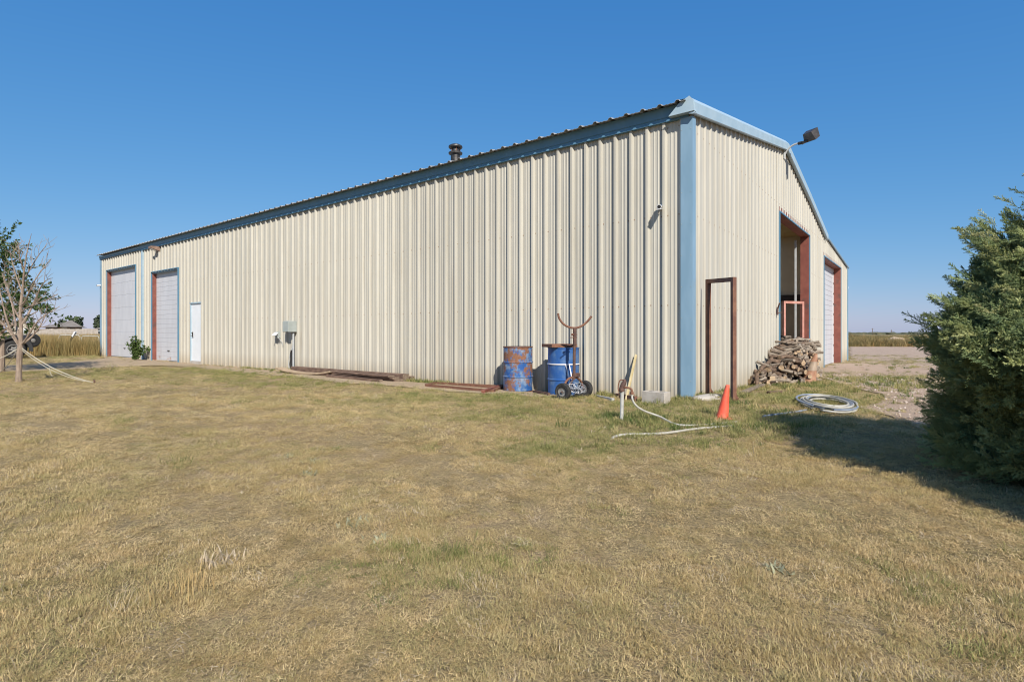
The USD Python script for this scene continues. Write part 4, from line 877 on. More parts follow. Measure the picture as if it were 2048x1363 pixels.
kind = np.where(rg.random(len(x)) < .035 * (s0 < 1.6), 3, np.where(u < g * .62, 2, np.where(u < .20 + g * .9 + .35 * smooth(.5, .62, nz) - worn * .3, 1, 0)))
NV = 5; idx = kind * NV + rg.integers(0, NV, len(x))
protos_g, mats_g = [], []
for kk, (m, n, h0, h1, w, ln) in enumerate(((M['straw'], 84, .012, .036, .0027, 1.7), (M['olive'], 80, .013, .040, .0027, 1.55), (M['green'], 66, .018, .052, .0033, 1.3), (M['straw_pale'], 24, .025, .065, .0032, 1.6))):
    for j in range(NV): protos_g.append(blades(n, .085, h0, h1, w, 100 + kk * 10 + j, ln)); mats_g.append(m)
sc = s0 * rg.uniform(.75, 1.3, len(x)); scl = np.stack([sc, sc, np.clip(sc, .7, 1.15) * rg.uniform(.6, 1.15, len(x)) * (.55 + .95 * meshkit.noise(np.stack([x * 2.6, y * 2.6, 0 * x], -1), 61)) * (.42 + 1.15 * meshkit.noise(np.stack([x * 8.5, y * 8.5, 0 * x], -1), 62) ** 1.3) * (1 - .55 * worn) * (1 - .5 * smooth(.42, .30, nz)) * (1 + .25 * (kind == 2))], 1)
tilt = Rot.from_euler('zxy', np.stack([rg.uniform(0, 6.28, len(x)), rg.normal(0, .22, len(x)), rg.normal(0, .22, len(x))], 1)).as_quat()
pos = np.stack([x, y, height(x, y) + .002 + .014 * ing], 1)
instancer('lawn_grass', protos_g, mats_g, pos, tilt, scl, idx, label='short patchy dry lawn grass, straw coloured with green patches', cat='grass')
# weeds along the wall foot and path edges
wx, wy, wz, ws = [], [], [], []
def add_weeds(px0, px1, d, n, h, r=rg):
    for px in r.uniform(px0, px1, n):
        q = W(-d - abs(r.normal(0, .05)), s_at(px, d)); wx.append(q[0]); wy.append(q[1]); ws.append(h * r.uniform(.6, 1.4))
add_weeds(485, 560, .08, 40, .9); add_weeds(575, 592, .15, 14, 1.8); add_weeds(640, 770, .08, 46, 1.3); add_weeds(815, 905, .12, 60, 1.2); add_weeds(408, 470, .06, 16, .6)
add_weeds(1195, 1225, .15, 18, 1.5); add_weeds(1340, 1400, .15, 26, 1.0); add_weeds(1170, 1350, .1, 26, .7)
for px, py, n, h, rad_ in ((1385, 795, 34, 1.0, .3), (1470, 800, 60, 1.2, .35), (1420, 788, 40, 1.5, .25), (1600, 770, 60, 1.1, .5), (1560, 768, 60, 1.0, .5), (1500, 775, 40, 1.0, .4), (540, 748, 50, .8, .7), (500, 744, 60, .7, .8), (1330, 845, 60, .9, .35), (1280, 850, 60, 1.0, .35), (1255, 838, 40, 1.1, .2), (1495, 862, 50, 1.0, .3), (1690, 765, 70, 1.3, 1.2), (1760, 768, 50, 1.4, 1.0), (1770, 735, 40, 1.2, 1.6), (1700, 778, 60, 1.2, .8), (1650, 785, 50, 1.1, .7)):
    c_ = gph(px, py)
    for _ in range(n): a_, b_ = rg.normal(0, rad_, 2); wx.append(c_[0] + a_); wy.append(c_[1] + b_); ws.append(h * rg.uniform(.5, 1.3))
for px, py, rad_, n, h in ((1444, 842, .13, 30, .55), (1312, 808, .24, 34, .6), (1243, 845, .08, 20, .7), (1616, 768, .2, 26, .7), (1036, 791, .32, 34, .5), (1127, 793, .32, 30, .5), (1150, 800, .3, 26, .5), (1432, 800, .3, 30, .7), (1655, 812, .75, 60, .6), (1520, 768, .8, 70, .6), (1350, 866, .6, 30, .45)):
    c_ = gph(px, py)
    for _ in range(n): a_ = rg.uniform(0, 6.28); q_ = rad_ * rg.uniform(.9, 1.35); wx.append(c_[0] + q_ * math.cos(a_)); wy.append(c_[1] + q_ * math.sin(a_)); ws.append(h * rg.uniform(.5, 1.3))
wx, wy, ws = map(np.array, (wx, wy, ws)); t, s = local(wx, wy); k = ~((t > -.03) & (s > -.03)); wx, wy, ws = wx[k], wy[k], ws[k]; n = len(wx)
pw = [blades(34, .07, .03, .10, .0065, 300 + j, 1.0) for j in range(4)]
instancer('weeds', pw, [M['green'], M['weedleaf'], M['green'], M['olive']], np.stack([wx, wy, height(wx, wy) + .01], 1), rz(n, rg), np.stack([ws, ws, ws], 1), rg.integers(0, 4, n), label='green weeds sprouting along the wall foot and gravel edges', cat='weeds')
# pebbles on the gravel
x, y = scatter(60, 6, 16, rg, 1.1); k = contains_xy(gravel_poly, x, y) & (x > 3); x, y = x[k], y[k]; n = len(x)
pb = []
for j in range(4):
    m_ = trimesh.creation.icosphere(1); m_.vertices *= [1, .8, .55]; m_.vertices += .25 * (meshkit.noise(m_.vertices * 2 + j, j)[:, None] - .5); pb.append(m_)
M['stone'] = [paint(f'pebble_{i}', c_, c_, 5, .9) for i, c_ in enumerate(((.5, .40, .32), (.36, .27, .2), (.62, .53, .45), (.25, .19, .15)))]
sc = rg.uniform(.006, .022, n); instancer('pebbles', pb, M['stone'], np.stack([x, y, height(x, y) + .02], 1), Rot.random(n, random_state=3).as_quat(), np.stack([sc] * 3, 1), rg.integers(0, 4, n), label='loose pale pebbles strewn over the gravel drive', cat='pebbles')
# tall grass field on the left beyond the track
pt = [blades(40, .30, .45, 1.15, .018, 400 + j, .38, 4) for j in range(4)]
x = rg.uniform(-45, -16, 26000); y = 26.0 + 50 * rg.random(26000) ** 1.6; r_ = x / y
k = (y > 26.1 + .5 * meshkit.noise(np.stack([x, y, x * 0], -1))) & (r_ > -1.15) & (r_ < -.70) & (rg.random(26000) < np.clip(30 / y, 0, 1) ** 1.2); t, s = local(x, y); k &= ~((t > -.3) & (s < SL + .3)); x, y = x[k], y[k]; n = len(x)
sc = rg.uniform(.65, 1.15, n) * .95; instancer('tall_grass', pt, [M['gold'], M['gold'], M['weedy'], M['gold']], np.stack([x, y, height(x, y)], 1), rz(n, rg), np.stack([sc * 1.1, sc * 1.1, sc], 1), rg.integers(0, 4, n), label='tall golden dry grass field left of the shop', cat='grass')
# weed belt beyond the gravel road on the right
x = rg.uniform(28, 80, 14000); y = rg.uniform(52, 85, 14000); k = (x / y > .55) & (x / y < 1.1); x, y = x[k], y[k]; n = len(x)
sc = rg.uniform(.8, 1.5, n) * (.6 + .8 * meshkit.noise(np.stack([x * .25, y * .25, 0 * x], -1), 4)); instancer('weed_belt', pt, [M['weedy'], M['weedy'], M['gold'], M['weedy']], np.stack([x, y, height(x, y) - .05], 1), rz(n, rg), np.stack([sc * 1.8, sc * 1.8, sc * .62], 1), rg.integers(0, 4, n), label='belt of brown and green weeds beyond the gravel road', cat='weeds')
# far field and scrub line near the horizon
def ring_sheet(name, r0, r1, m, lift):
    a = np.linspace(0, np.pi, 90); rr = np.geomspace(r0, r1, 12); v = np.stack([np.outer(rr, np.cos(a)), np.outer(rr, np.sin(a)), np.full((12, 90), lift)], -1).reshape(-1, 3)
    f = [[i * 90 + j, (i + 1) * 90 + j, (i + 1) * 90 + j + 1, i * 90 + j + 1] for i in range(11) for j in range(89)]
    obj(name, MB().add(v, f), m, kind='structure', smooth=False)
ring_sheet('far_field', 86, 5000, M['far_field'], .03)
ls = MB(); r2 = np.random.default_rng(9)
bush = trimesh.creation.icosphere(1)
for k in range(1100):
    a = r2.uniform(math.radians(38), math.radians(142)); d = r2.uniform(380, 700); q = bush.vertices * [r2.uniform(2, 7), r2.uniform(2, 6), r2.uniform(.7, 1.7)] + [math.cos(a) * d, math.sin(a) * d, .1]
    ls.add(q + (meshkit.noise(q * .4, k)[:, None] - .5) * 1.5, bush.faces)
tag(obj('far_scrub', ls, M['scrub'], kind='stuff'), 'low dark scrub line along the horizon', 'scrub')
# dirt mound beside the road
p = np.array([gp(1795, 688.5, -.1)[0], gp(1795, 688.5, -.1)[1], -.1]); DM = thing('dirt_mound', 'low pale dirt mound beside the gravel road', 'dirt mound', p)
gxx, gyy = np.meshgrid(np.linspace(-3, 3, 40), np.linspace(-2, 2, 30)); e = np.exp(-(gxx ** 2 / 1.7 + gyy ** 2 / .9)); zz = (e * .95) * (.7 + .6 * meshkit.fbm(np.stack([gxx, gyy, 0 * gxx], -1) * 1.2, 4, 3)) - .03
ii, jj = np.meshgrid(np.arange(29), np.arange(39), indexing='ij'); obj('mound', MB().add(np.stack([gxx, gyy, zz], -1).reshape(-1, 3), np.stack([ii * 40 + jj, ii * 40 + jj + 1, (ii + 1) * 40 + jj + 1, (ii + 1) * 40 + jj], -1).reshape(-1, 4)), M['dirt_heap'], DM, smooth=True)
# two far utility poles
for px, top, lab in ((1745, 658, 'thin far utility pole nearer the shop on the right horizon'), (1783, 661, 'thin far utility pole farther right on the horizon')):
    q = at_depth(px, 668, 330); q[2] = 0; t_ = thing('utility_pole', lab, 'utility pole', q); hh = CAM_H + (HY - top) / FPX * 330
    obj('pole', MB().tube([(0, 0, 0), (0, 0, hh + .6)], .16, 6), M['trunk'], t_); obj('crossarm', MB().bar((-1.0, 0, hh), (1.0, 0, hh), .12, .12), M['trunk'], t_)

# ------------------------------------------------------------------ far houses on the left
def tile_roof(mb, lo, hi, z0, h, over=.5, hip=True):
    x0, y0, x1, y1 = lo[0] - over, lo[1] - over, hi[0] + over, hi[1] + over; d = min((y1 - y0) / 2, (x1 - x0) * .42) if hip else 0; ym = (y0 + y1) / 2
    v = [(x0, y0, z0), (x1, y0, z0), (x1, y1, z0), (x0, y1, z0), (x0 + d, ym, z0 + h), (x1 - d, ym, z0 + h)]
    return mb.add(v, [[0, 1, 5], [0, 5, 4], [2, 3, 4], [2, 4, 5], [1, 2, 5], [3, 0, 4], [0, 2, 1], [0, 3, 2]])
def X(px, y): return (px - CX) / FPX * y
y = 120.; xa, xb = X(84, y), X(170, y); o = (xa, y, 0); Wd = xb - xa
Wd *= .787; HB = thing('ranch_house', 'far low brick ranch house with grey hip roof beyond the field', 'house', o, 38)
obj('wall', MB().box((0.6, 0, 0), (Wd - .6, 9, 2.55)), M['brick_far'], HB); rf_ = obj('roof', tile_roof(tile_roof(MB(), (.3, -.4), (Wd - .3, 9), 2.35, 1.1, .6), (Wd * .42, -1.5), (Wd * .86, 8), 2.45, 1.5, .6), M['shingle'], HB, smooth=False)
obj('gable_front', MB().box((Wd * .45, -1.2, 0), (Wd * .58, 0, 2.5)), M['tan_wall'], HB)
for a_, b_ in ((.08, .22), (.26, .36), (.64, .76), (.80, .92)): obj('window', MB().box((Wd * a_, -.06, 1.2), (Wd * b_, -.01, 2.2)), M['window'], HB)
y = 100.; xa, xb = X(14, y), X(79, y); Wd = xb - xa
Wd *= .73; MBN = thing('tan_barn', 'far tan metal barn with white door behind the bare tree', 'barn', (xa, y, 0), 43)
obj('wall', MB().prism([(0, 0, 0), (Wd, 0, 0), (Wd, 0, 2.3), (Wd * .45, 0, 3.1), (0, 0, 2.6)], (0, 0, 0), (0, 10, 0)), M['tan_wall'], MBN, smooth=False)
obj('roof', MB().prism([(-.3, 0, 2.57), (Wd * .45, 0, 3.11), (Wd * .45, 0, 3.2), (-.3, 0, 2.66)], (0, -.3, 0), (0, 10.3, 0)).prism([(Wd * .45, 0, 3.11), (Wd + .3, 0, 2.27), (Wd + .3, 0, 2.36), (Wd * .45, 0, 3.2)], (0, -.3, 0), (0, 10.3, 0)), M['shingle'], MBN, smooth=False)
dr = obj('door', MB().box((Wd * .50, -.05, 0), (Wd * .66, -.01, 1.9)), M['white'], MBN); obj('door_opening', MB().box((Wd * .60, -.09, .2), (Wd * .65, -.052, 1.7)), M['window'], dr)
y = 118.; xa, xb = X(193, y), X(230, y); Wd = xb - xa
WH = thing('white_house', 'far white house mostly hidden behind the left corner of the shop', 'house', (xa, y, 0)); obj('wall', MB().box((0, 0, 0), (Wd, 7, 2.0)), M['white'], WH); obj('roof', tile_roof(MB(), (0, 0), (Wd, 7), 2.0, 1.0, .5), M['shingle'], WH, smooth=False); obj('window', MB().box((.4, -.06, .7), (1.2, -.01, 1.5)), M['window'], WH)
# far board fence
y = 92.; xa, xb = X(60, y), X(196, y); FN = thing('board_fence', 'far pale board fence running in front of the houses', 'fence', (xa, y, 0))
nb = 46; bw_ = (xb - xa) / nb
for k in range(nb): obj('board', MB().box((k * bw_ + .01, 0, 0), ((k + 1) * bw_ - .01, .03, 1.80 + rng.uniform(-.03, .05))), M['fence_white'], FN, smooth=False)
obj('rail', MB().box((0, .031, 1.3), (xb - xa, .08, 1.4)), M['fence_white'], FN)
def far_tree(px, top, y, wpx, lab, h0=.0):
    b_ = np.array([X(px, y), y, 0.]); H = CAM_H + (HY - top) / FPX * y; wd = wpx / FPX * y / 2; r3 = np.random.default_rng(int(px))
    t_ = thing('far_tree', lab, 'tree', b_, group='trees behind the far houses'); obj('trunk', MB().tube([(0, 0, 0), (.05, 0, H * .5), (0, 0, H * .9)], [.2, .14, .05], 6), M['trunk'], t_)
    V, F, n_ = [], [], 0
    for k in range(420):
        c_ = r3.normal(0, 1, 3); c_ /= np.linalg.norm(c_); c_ *= r3.uniform(.3, 1.0) ** .5 * (1 + .35 * math.sin(c_[0] * 5 + px) * math.cos(c_[2] * 4)); c_ = c_ * [wd, wd, H * .34] + [0, 0, H * .66]
        q = Rot.random(random_state=int(r3.integers(1e6))).as_matrix(); s_ = r3.uniform(.12, .34); V.append(np.array([[-1, -.6, 0], [1, -.6, 0], [.8, .7, .2], [-.8, .7, -.2]]) * s_ @ q.T + c_); F += [[n_, n_ + 1, n_ + 2], [n_, n_ + 2, n_ + 3]]; n_ += 4
    obj('crown', trimesh.Trimesh(np.vstack(V), np.array(F), process=False), M['far_tree'], t_, smooth=False)
far_tree(152, 633, 132, 24, 'largest far dark tree rising behind the ranch house roof'); far_tree(126, 639, 134, 15, 'smaller far dark tree left of the largest one behind the house'); far_tree(198, 631, 126, 18, 'far dark tree beside the left corner of the shop')
# chain link gates and leaning post
def gate(px0, px1, pyt, y, lab):
    xa, xb = X(px0, y), X(px1, y); H = CAM_H + (HY - pyt) / FPX * y; g_ = thing('pipe_gate', lab, 'gate', (xa, y, 0), group='chain link gates in the tall grass'); w_ = xb - xa
    obj('frame', MB().tube([(0, 0, .08), (0, 0, H - .08), (.08, 0, H), (w_ - .08, 0, H), (w_, 0, H - .08), (w_, 0, .08), (0, 0, .08)], .02, 8), M['galv'], g_)
    ms = MB(); st_ = .11
    for k in np.arange(-H, w_, st_):
        a_, b_ = max(k, 0), min(k + H, w_)
        if b_ > a_: ms.tube([(a_, 0, .06 + a_ - k), (b_, 0, min(.06 + b_ - k, H))], .0018, 3, False); ms.tube([(w_ - a_, 0.006, .06 + a_ - k), (w_ - b_, 0.006, min(.06 + b_ - k, H))], .0018, 3, False)
    obj('mesh', ms, M['galv'], g_, kind='stuff'); return g_
gate(118, 160, 670, 27.6, 'left chain link gate panel standing in the tall grass'); gate(163, 198, 671.5, 27.4, 'right chain link gate panel next to the shop corner')
a = at_depth(137, 688, 27); b = at_depth(151, 663, 27); a[2] -= .5; a[0] -= .25
LP = thing('leaning_post', 'black post with white top leaning over the pipe gate', 'post', a); v_ = b - a; obj('shaft', MB().bar((0, 0, 0), v_ * .78, .10, .06), M['black'], LP); obj('white_top', MB().bar(v_ * .781, v_, .11, .07), M['white'], LP)

# ------------------------------------------------------------------ dark vehicle at the left edge
y = 24.0; c = at_depth(28, 703, y); VH = thing('off_road_vehicle', 'black off-road vehicle behind the bare tree, cut by the left edge', 'vehicle', (c[0], y, 0), 40)
rwh = .40
def wheel_at(x, yy, z=rwh):
    w_ = obj('wheel', MB().lathe([(.2, -.12), (rwh * .9, -.13), (rwh, -.09), (rwh, .09), (rwh * .9, .13), (.2, .12)], 32).mesh().apply_transform(trimesh.transformations.rotation_matrix(np.pi / 2, [1, 0, 0])).apply_translation((x, yy, z)), M['rubber'], VH)
    r_ = MB().lathe([(0, .05), (.06, .07), (.07, .03), (.17, .0), (.21, .05), (.235, .125), (.215, .13)], 28)
    for k in range(6): a_ = k * 1.047; r_.bar((.05 * math.cos(a_), .05 * math.sin(a_), .06), (.2 * math.cos(a_), .2 * math.sin(a_), .06), .05, .03, up=(0, 0, 1))
    obj('rim', r_.mesh().apply_transform(trimesh.transformations.rotation_matrix(np.pi / 2, [1, 0, 0])).apply_translation((x, yy, z)), M['rim'], w_)
wheel_at(0, 0); wheel_at(0, 1.3); wheel_at(-2.4, 0); wheel_at(-2.4, 1.3)
aa = np.linspace(math.radians(-8), math.radians(188), 24)
fo = MB(); ri, ro = rwh + .10, rwh + .24
fo.add(np.vstack([np.stack([rr_ * np.cos(aa), np.full(24, q_), rr_ * np.sin(aa) + rwh], 1) for rr_, q_ in ((ri, -.16), (ro, -.16), (ro, .2), (ri, .2))]), [[a_ * 24 + i, a_ * 24 + i + 1, ((a_ + 1) % 4) * 24 + i + 1, ((a_ + 1) % 4) * 24 + i] for a_ in range(4) for i in range(23)])
obj('fender', fo, M['black'], VH)
obj('body', MB().box((-3.1, .05, .42), (.1, 1.35, 1.0), .08).box((-.1, .12, .55), (.55, 1.25, 1.05), .1), M['black'], VH)
obj('bed_rail', MB().tube([(-3, .1, 1.15), (-.1, .1, 1.15)], .03, 8), M['black'], VH)
obj('bumper', MB().tube(spline([(.45, -.02, .55), (.58, .05, .55), (.62, .6, .55), (.58, 1.2, .55)], 14), .06, 8), M['black'], VH)
wm = MB().lathe([(.10, -.09), (.25, -.10), (.30, -.06), (.30, .06), (.25, .10), (.10, .09)], 28).mesh().apply_transform(trimesh.transformations.rotation_matrix(np.pi / 2, [1, 0, 0])).apply_transform(trimesh.transformations.rotation_matrix(.5, [0, 0, 1])).apply_translation((.60, .05, .80))
sp_ = obj('spare_wheel', wm, M['black'], VH)
obj('hub', MB().lathe([(0, .12), (.08, .1), (.11, .05)], 16).mesh().apply_transform(trimesh.transformations.rotation_matrix(np.pi / 2, [1, 0, 0])).apply_transform(trimesh.transformations.rotation_matrix(.5, [0, 0, 1])).apply_translation((.60, .05, .80)), M['rim'], sp_)

# ------------------------------------------------------------------ bare tree with guy ropes
base = gph(37, 764); yT = base[1]
DT = thing('bare_tree', 'bare dead tree with many pale branches held by guy ropes', 'tree', base)
def tp(px, py, dy=0.0): return at_depth(px, py, yT + dy) - base
obj('trunk', MB().tube(spline([(0, 0, -.05), tp(38, 735), tp(40, 700), tp(42, 660), tp(41, 620, .05), tp(45, 580, .1), tp(48, 545, .0), tp(54, 505), tp(63, 467)], 40), np.interp(np.linspace(0, 1, 40), [0, .08, .22, .3, .6, 1], [.070, .056, .060, .042, .026, .004]), 10), M['dead'], DT)
rt = np.random.default_rng(14)
def twigs(mb, P, r0, lvl=0):
    k = len(P)
    for i in range(int(k * .25), k - 1, 2 if lvl == 0 else 3):
        if rt.random() < .92:
            t_ = P[i + 1] - P[i]; t_ /= np.linalg.norm(t_); a_ = rt.normal(0, 1, 3); a_ -= t_ * (a_ @ t_); a_ /= np.linalg.norm(a_); d_ = t_ * .75 + a_ * .75 + np.array([0, 0, .22]); d_ /= np.linalg.norm(d_)
            L = (.62 if lvl == 0 else .30) * rt.uniform(.45, 1.15) * (1 - .45 * i / k); e1 = P[i] + d_ * L * .5 + rt.normal(0, .03 * L * 3, 3) * .6; e2 = P[i] + d_ * L + np.array([0, 0, .10 * L]) + rt.normal(0, .06 * L, 3)
            Q = spline([P[i], e1, e2], 8); rr_ = r0 * (1 - .7 * i / k) * .55; mb.tube(Q, np.linspace(max(rr_, .0045), .0022, 8), 5, False)
            if lvl == 0: twigs(mb, Q, max(rr_, .006), 1)
limbs = [[(40, 690, 0), (28, 672, -.1), (14, 640, -.2), (4, 600, -.25), (-8, 560, -.2)], [(39, 692, 0), (22, 668, .1), (8, 650, .25), (-14, 628, .4)], [(40, 690, 0), (58, 668, -.1), (78, 640, -.15), (98, 625, -.1), (120, 612, .0)],
         [(41, 690, 0), (60, 676, .1), (84, 645, .2), (92, 628, .25), (118, 640, .3)][:4], [(42, 650, 0), (58, 625, .1), (72, 595, .15), (84, 570, .1), (105, 556, .0)], [(41, 640, 0), (26, 612, .05), (14, 580, .1), (4, 545, .15)],
         [(43, 610, 0), (58, 585, -.2), (70, 560, -.3), (88, 535, -.3), (102, 518, -.3)], [(45, 585, .1), (34, 556, .2), (26, 530, .25), (20, 500, .2)], [(47, 560, .05), (60, 538, .2), (74, 515, .3), (92, 492, .3)], [(40, 680, 0), (30, 640, .3), (22, 600, .5), (10, 560, .6)], [(48, 540, 0), (40, 515, -.1), (36, 492, -.1)], [(43, 625, 0), (66, 610, -.3), (92, 600, -.4), (116, 588, -.4)]]
for lm in limbs:
    P = spline([tp(*q) for q in lm], 22); r0 = .025 * (1.0 if lm[0][1] > 640 else .72)
    mb = MB().tube(P, np.linspace(r0, .006, 22), 7, False); twigs(mb, P, r0); obj('limb', mb, M['dead'], DT)
tie = tp(40, 693) + base
for (px, py, lab, sag) in ((186, 766, 'pale guy rope from the bare tree to the lawn on its right', .12), (0, 746, 'pale guy rope from the bare tree to the second stake on the left', .05), (-40, 745, 'pale guy rope from the bare tree running off the left edge', .05)):
    e = gph(px, py) if py > 720 else gph(px, py); e[2] += .02
    if px < 0: e = at_depth(-20, 722, yT - .2)
    r_ = thing('guy_rope', lab, 'rope', tie, group='guy ropes of the bare tree'); v_ = e - tie
    obj('strand', MB().tube(spline([(0, 0, 0), v_ * .5 - [0, 0, sag], v_], 24), .010, 6), M['rope'], r_)
    if px > 100: obj('strand', MB().tube(spline([(0, 0, -.04), v_ * .5 - [0, 0, sag + .06], v_], 24), .007, 6).tube(spline([v_ * .42 - [0, 0, sag], v_ * .43 - [0, .02, sag + .12], v_ * .45 - [0, 0, sag + .2]], 8), .007, 5), M['rope'], r_)
e = gph(187, 767); PG = thing('ground_peg', 'short dark peg holding the guy rope in the lawn', 'peg', e); obj('peg', MB().tube([(0, 0, -.02), (.03, 0, .07)], .016, 8).tube([(.03, 0, .07), (.0, 0, .085)], .014, 8), M['rust_dark'], PG)
# leafy tree behind it
def leaf_cluster(seed, n=16, size=.085, L=.42):
    r = np.random.default_rng(seed); V, F = [], []
    for i in range(n):
        c_ = np.array([r.uniform(.05, 1) * L, 0, 0]); d_ = np.array([r.uniform(.1, .9), r.normal(0, .8), r.normal(0, .55)]); d_ /= np.linalg.norm(d_); sd = np.cross(d_, r.normal(0, 1, 3)); sd /= np.linalg.norm(sd); nn = np.cross(d_, sd); s_ = size * r.uniform(.7, 1.3); k = len(V)
        V += [c_, c_ + d_ * s_ * .5 + sd * s_ * .26 + nn * .012, c_ + d_ * s_, c_ + d_ * s_ * .5 - sd * s_ * .26 + nn * .012]; F += [[k, k + 1, k + 2], [k, k + 2, k + 3]]
    k = len(V); V += [(0, -.005, 0), (0, .005, 0), (L, 0, 0)]; F += [[k, k + 1, k + 2]]
    return trimesh.Trimesh(np.array(V, float), np.array(F), process=False)
b2 = np.array([X(2, 15.6), 15.6, 0.0]); b2[2] = float(height(b2[0], b2[1])); LT = thing('leafy_tree', 'leafy green tree at the left edge behind the bare tree', 'tree', b2)
obj('trunk', MB().tube(spline([(0, 0, -.05), (.02, 0, .8), (-.15, .1, 1.6), (-.3, 0, 2.8), (-.3, 0, 3.6)], 20), np.linspace(.085, .02, 20), 9), M['dead'], LT)
r4 = np.random.default_rng(33); cl = []
lobes = [(-.6, .2, 2.3, 1.1), (-.35, -.1, 3.0, .85), (.25, .1, 2.2, .6), (.05, -.2, 1.75, .65), (-1.0, 0, 3.2, .9), (-.6, 0, 3.5, .6), (.65, .0, 1.95, .35), (1.15, -.1, 1.75, .40), (-.6, -.3, 1.5, .75), (-.3, .3, 3.75, .35)]
br = MB()
for lx, ly, lz, lr in lobes:
    Q = spline([(-.15, 0, min(lz * .6, 1.7)), (lx * .5 - .1, ly * .5, lz * .8), (lx, ly, lz)], 8); br.tube(Q, np.linspace(.035, .01, 8), 6, False)
    for _ in range(int(105 * lr ** 1.6)):
        c_ = r4.normal(0, 1, 3); c_ /= np.linalg.norm(c_); cl.append((np.array([lx, ly, lz]) + c_ * lr * r4.uniform(.35, 1.05) * [1, 1, .8], c_))
obj('branches', br, M['dead'], LT, kind='stuff')
def aim(dirs, r, spread=.5):
    out = []
    for d_ in dirs:
        d_ = d_ + r.normal(0, spread, 3); d_ /= np.linalg.norm(d_); q = Rot.align_vectors([d_], [[1, 0, 0]])[0] * Rot.from_euler('x', r.uniform(0, 6.28)); out.append(q.as_quat())
    return np.array(out)
n = len(cl); sc = r4.uniform(.8, 1.3, n)
instancer('crown', [leaf_cluster(k, 18) for k in range(5)], [M['leafg']] * 5, [c_[0] for c_ in cl], aim([c_[1] + [0, 0, .1] for c_ in cl], r4), np.stack([sc] * 3, 1), r4.integers(0, 5, n), parent=LT)
# weed shrub between the doors
p = gph(276, 713); p = W(-.5, s_at(276, .5)); WS = thing('weed_shrub', 'leafy green weed shrub growing between the two overhead doors', 'shrub', p)
sm, lf = MB(), MB(); r5 = np.random.default_rng(8)
for k in range(15):
    a_ = r5.uniform(0, 6.28); H = r5.uniform(.35, .95); rr_ = r5.uniform(.1, .85) * (1.15 - H); Q = spline([(0, 0, 0), (rr_ * .4 * math.cos(a_), rr_ * .4 * math.sin(a_), H * .6), (rr_ * math.cos(a_), rr_ * math.sin(a_), H)], 10); Q[:, 0] -= .12; sm.tube(Q, np.linspace(.009, .004, 10), 5, False)
    for q in Q[2:]:
        for _ in range(5):
            t_ = leaf_cluster(int(r5.integers(1e6)), 2, .10, .06); t_.vertices = t_.vertices @ Rot.random(random_state=int(r5.integers(1e6))).as_matrix().T + q; lf.tm(t_)
obj('stems', sm, M['weedleaf'], WS, kind='stuff'); obj('leaves', lf, M['weedleaf'], WS, kind='stuff', smooth=False)

# ------------------------------------------------------------------ juniper on the right
jb = np.array([4.78, 3.98, 0.0]); jb[2] = float(height(jb[0], jb[1])); JU = thing('juniper_tree', 'dense green juniper at the right edge casting a shadow on the lawn', 'tree', jb)
obj('trunk', MB().tube(spline([(0, 0, -.1), (.03, 0, .8), (.0, .03, 1.7), (.05, 0, 2.5)], 16), np.linspace(.10, .015, 16), 9), M['trunk'], JU)
def spray(seed, L=.30):
    r = np.random.default_rng(seed); V, F, k = [], [], 0; mb = MB()
    def spindle(a, b, w):
        d_ = b - a; l = np.linalg.norm(d_); d_ = d_ / l; u = np.cross(d_, r.normal(0, 1, 3)); u /= np.linalg.norm(u); w2 = np.cross(d_, u)
        ring = [a + d_ * l * .35 + 1.05 * w * (math.cos(q) * u + math.sin(q) * w2) for q in (0, 2.094, 4.189)]
        mb.add([a, *ring, b], [[0, 2, 1], [0, 3, 2], [0, 1, 3], [4, 1, 2], [4, 2, 3], [4, 3, 1]])
    up = np.array([0, 0, 1.0]); main = spline([(0, 0, 0), (L * .5, 0, -.01), (L, 0, .035)], 12)
    for i in range(11): spindle(main[i], main[i + 1] + (main[i + 1] - main[i]) * .3, .0045)
    for i in range(1, 12):
        for sgn in (-1, 1):
            if r.random() < .06: continue
            l = .125 * (1 - i / 14) * r.uniform(.65, 1.25) + .018; d_ = np.array([.82, sgn * r.uniform(.35, .8), r.normal(0, .34)]); d_ /= np.linalg.norm(d_); e = main[i] + d_ * l; m1 = main[i] + d_ * l * .5 + up * .004
            spindle(main[i], m1 + d_ * l * .1, .0048); spindle(m1, e, .0040)
            for q in np.linspace(.25, .95, 6):
                for s2 in (-1, 1):
                    o_ = main[i] + d_ * l * q; d2 = d_ * .8 + np.array([.1, s2 * .55, r.normal(0, .4)]); d2 /= np.linalg.norm(d2); spindle(o_, o_ + d2 * r.uniform(.014, .034), .0034)
    return mb.mesh()
sprays = [spray(k, .30 + .04 * (k % 3)) for k in range(6)]
r6 = np.random.default_rng(44)
def jrad(z):
    return np.interp(z, [0, .12, .5, .85, 1.25, 1.6, 1.96, 2.2, 2.4, 2.7, 2.9], [.96, 1.04, 1.12, 1.13, 1.12, 1.02, .88, .72, .56, .28, .0])
P, D_, S_, K = [], [], [], []
N = 0
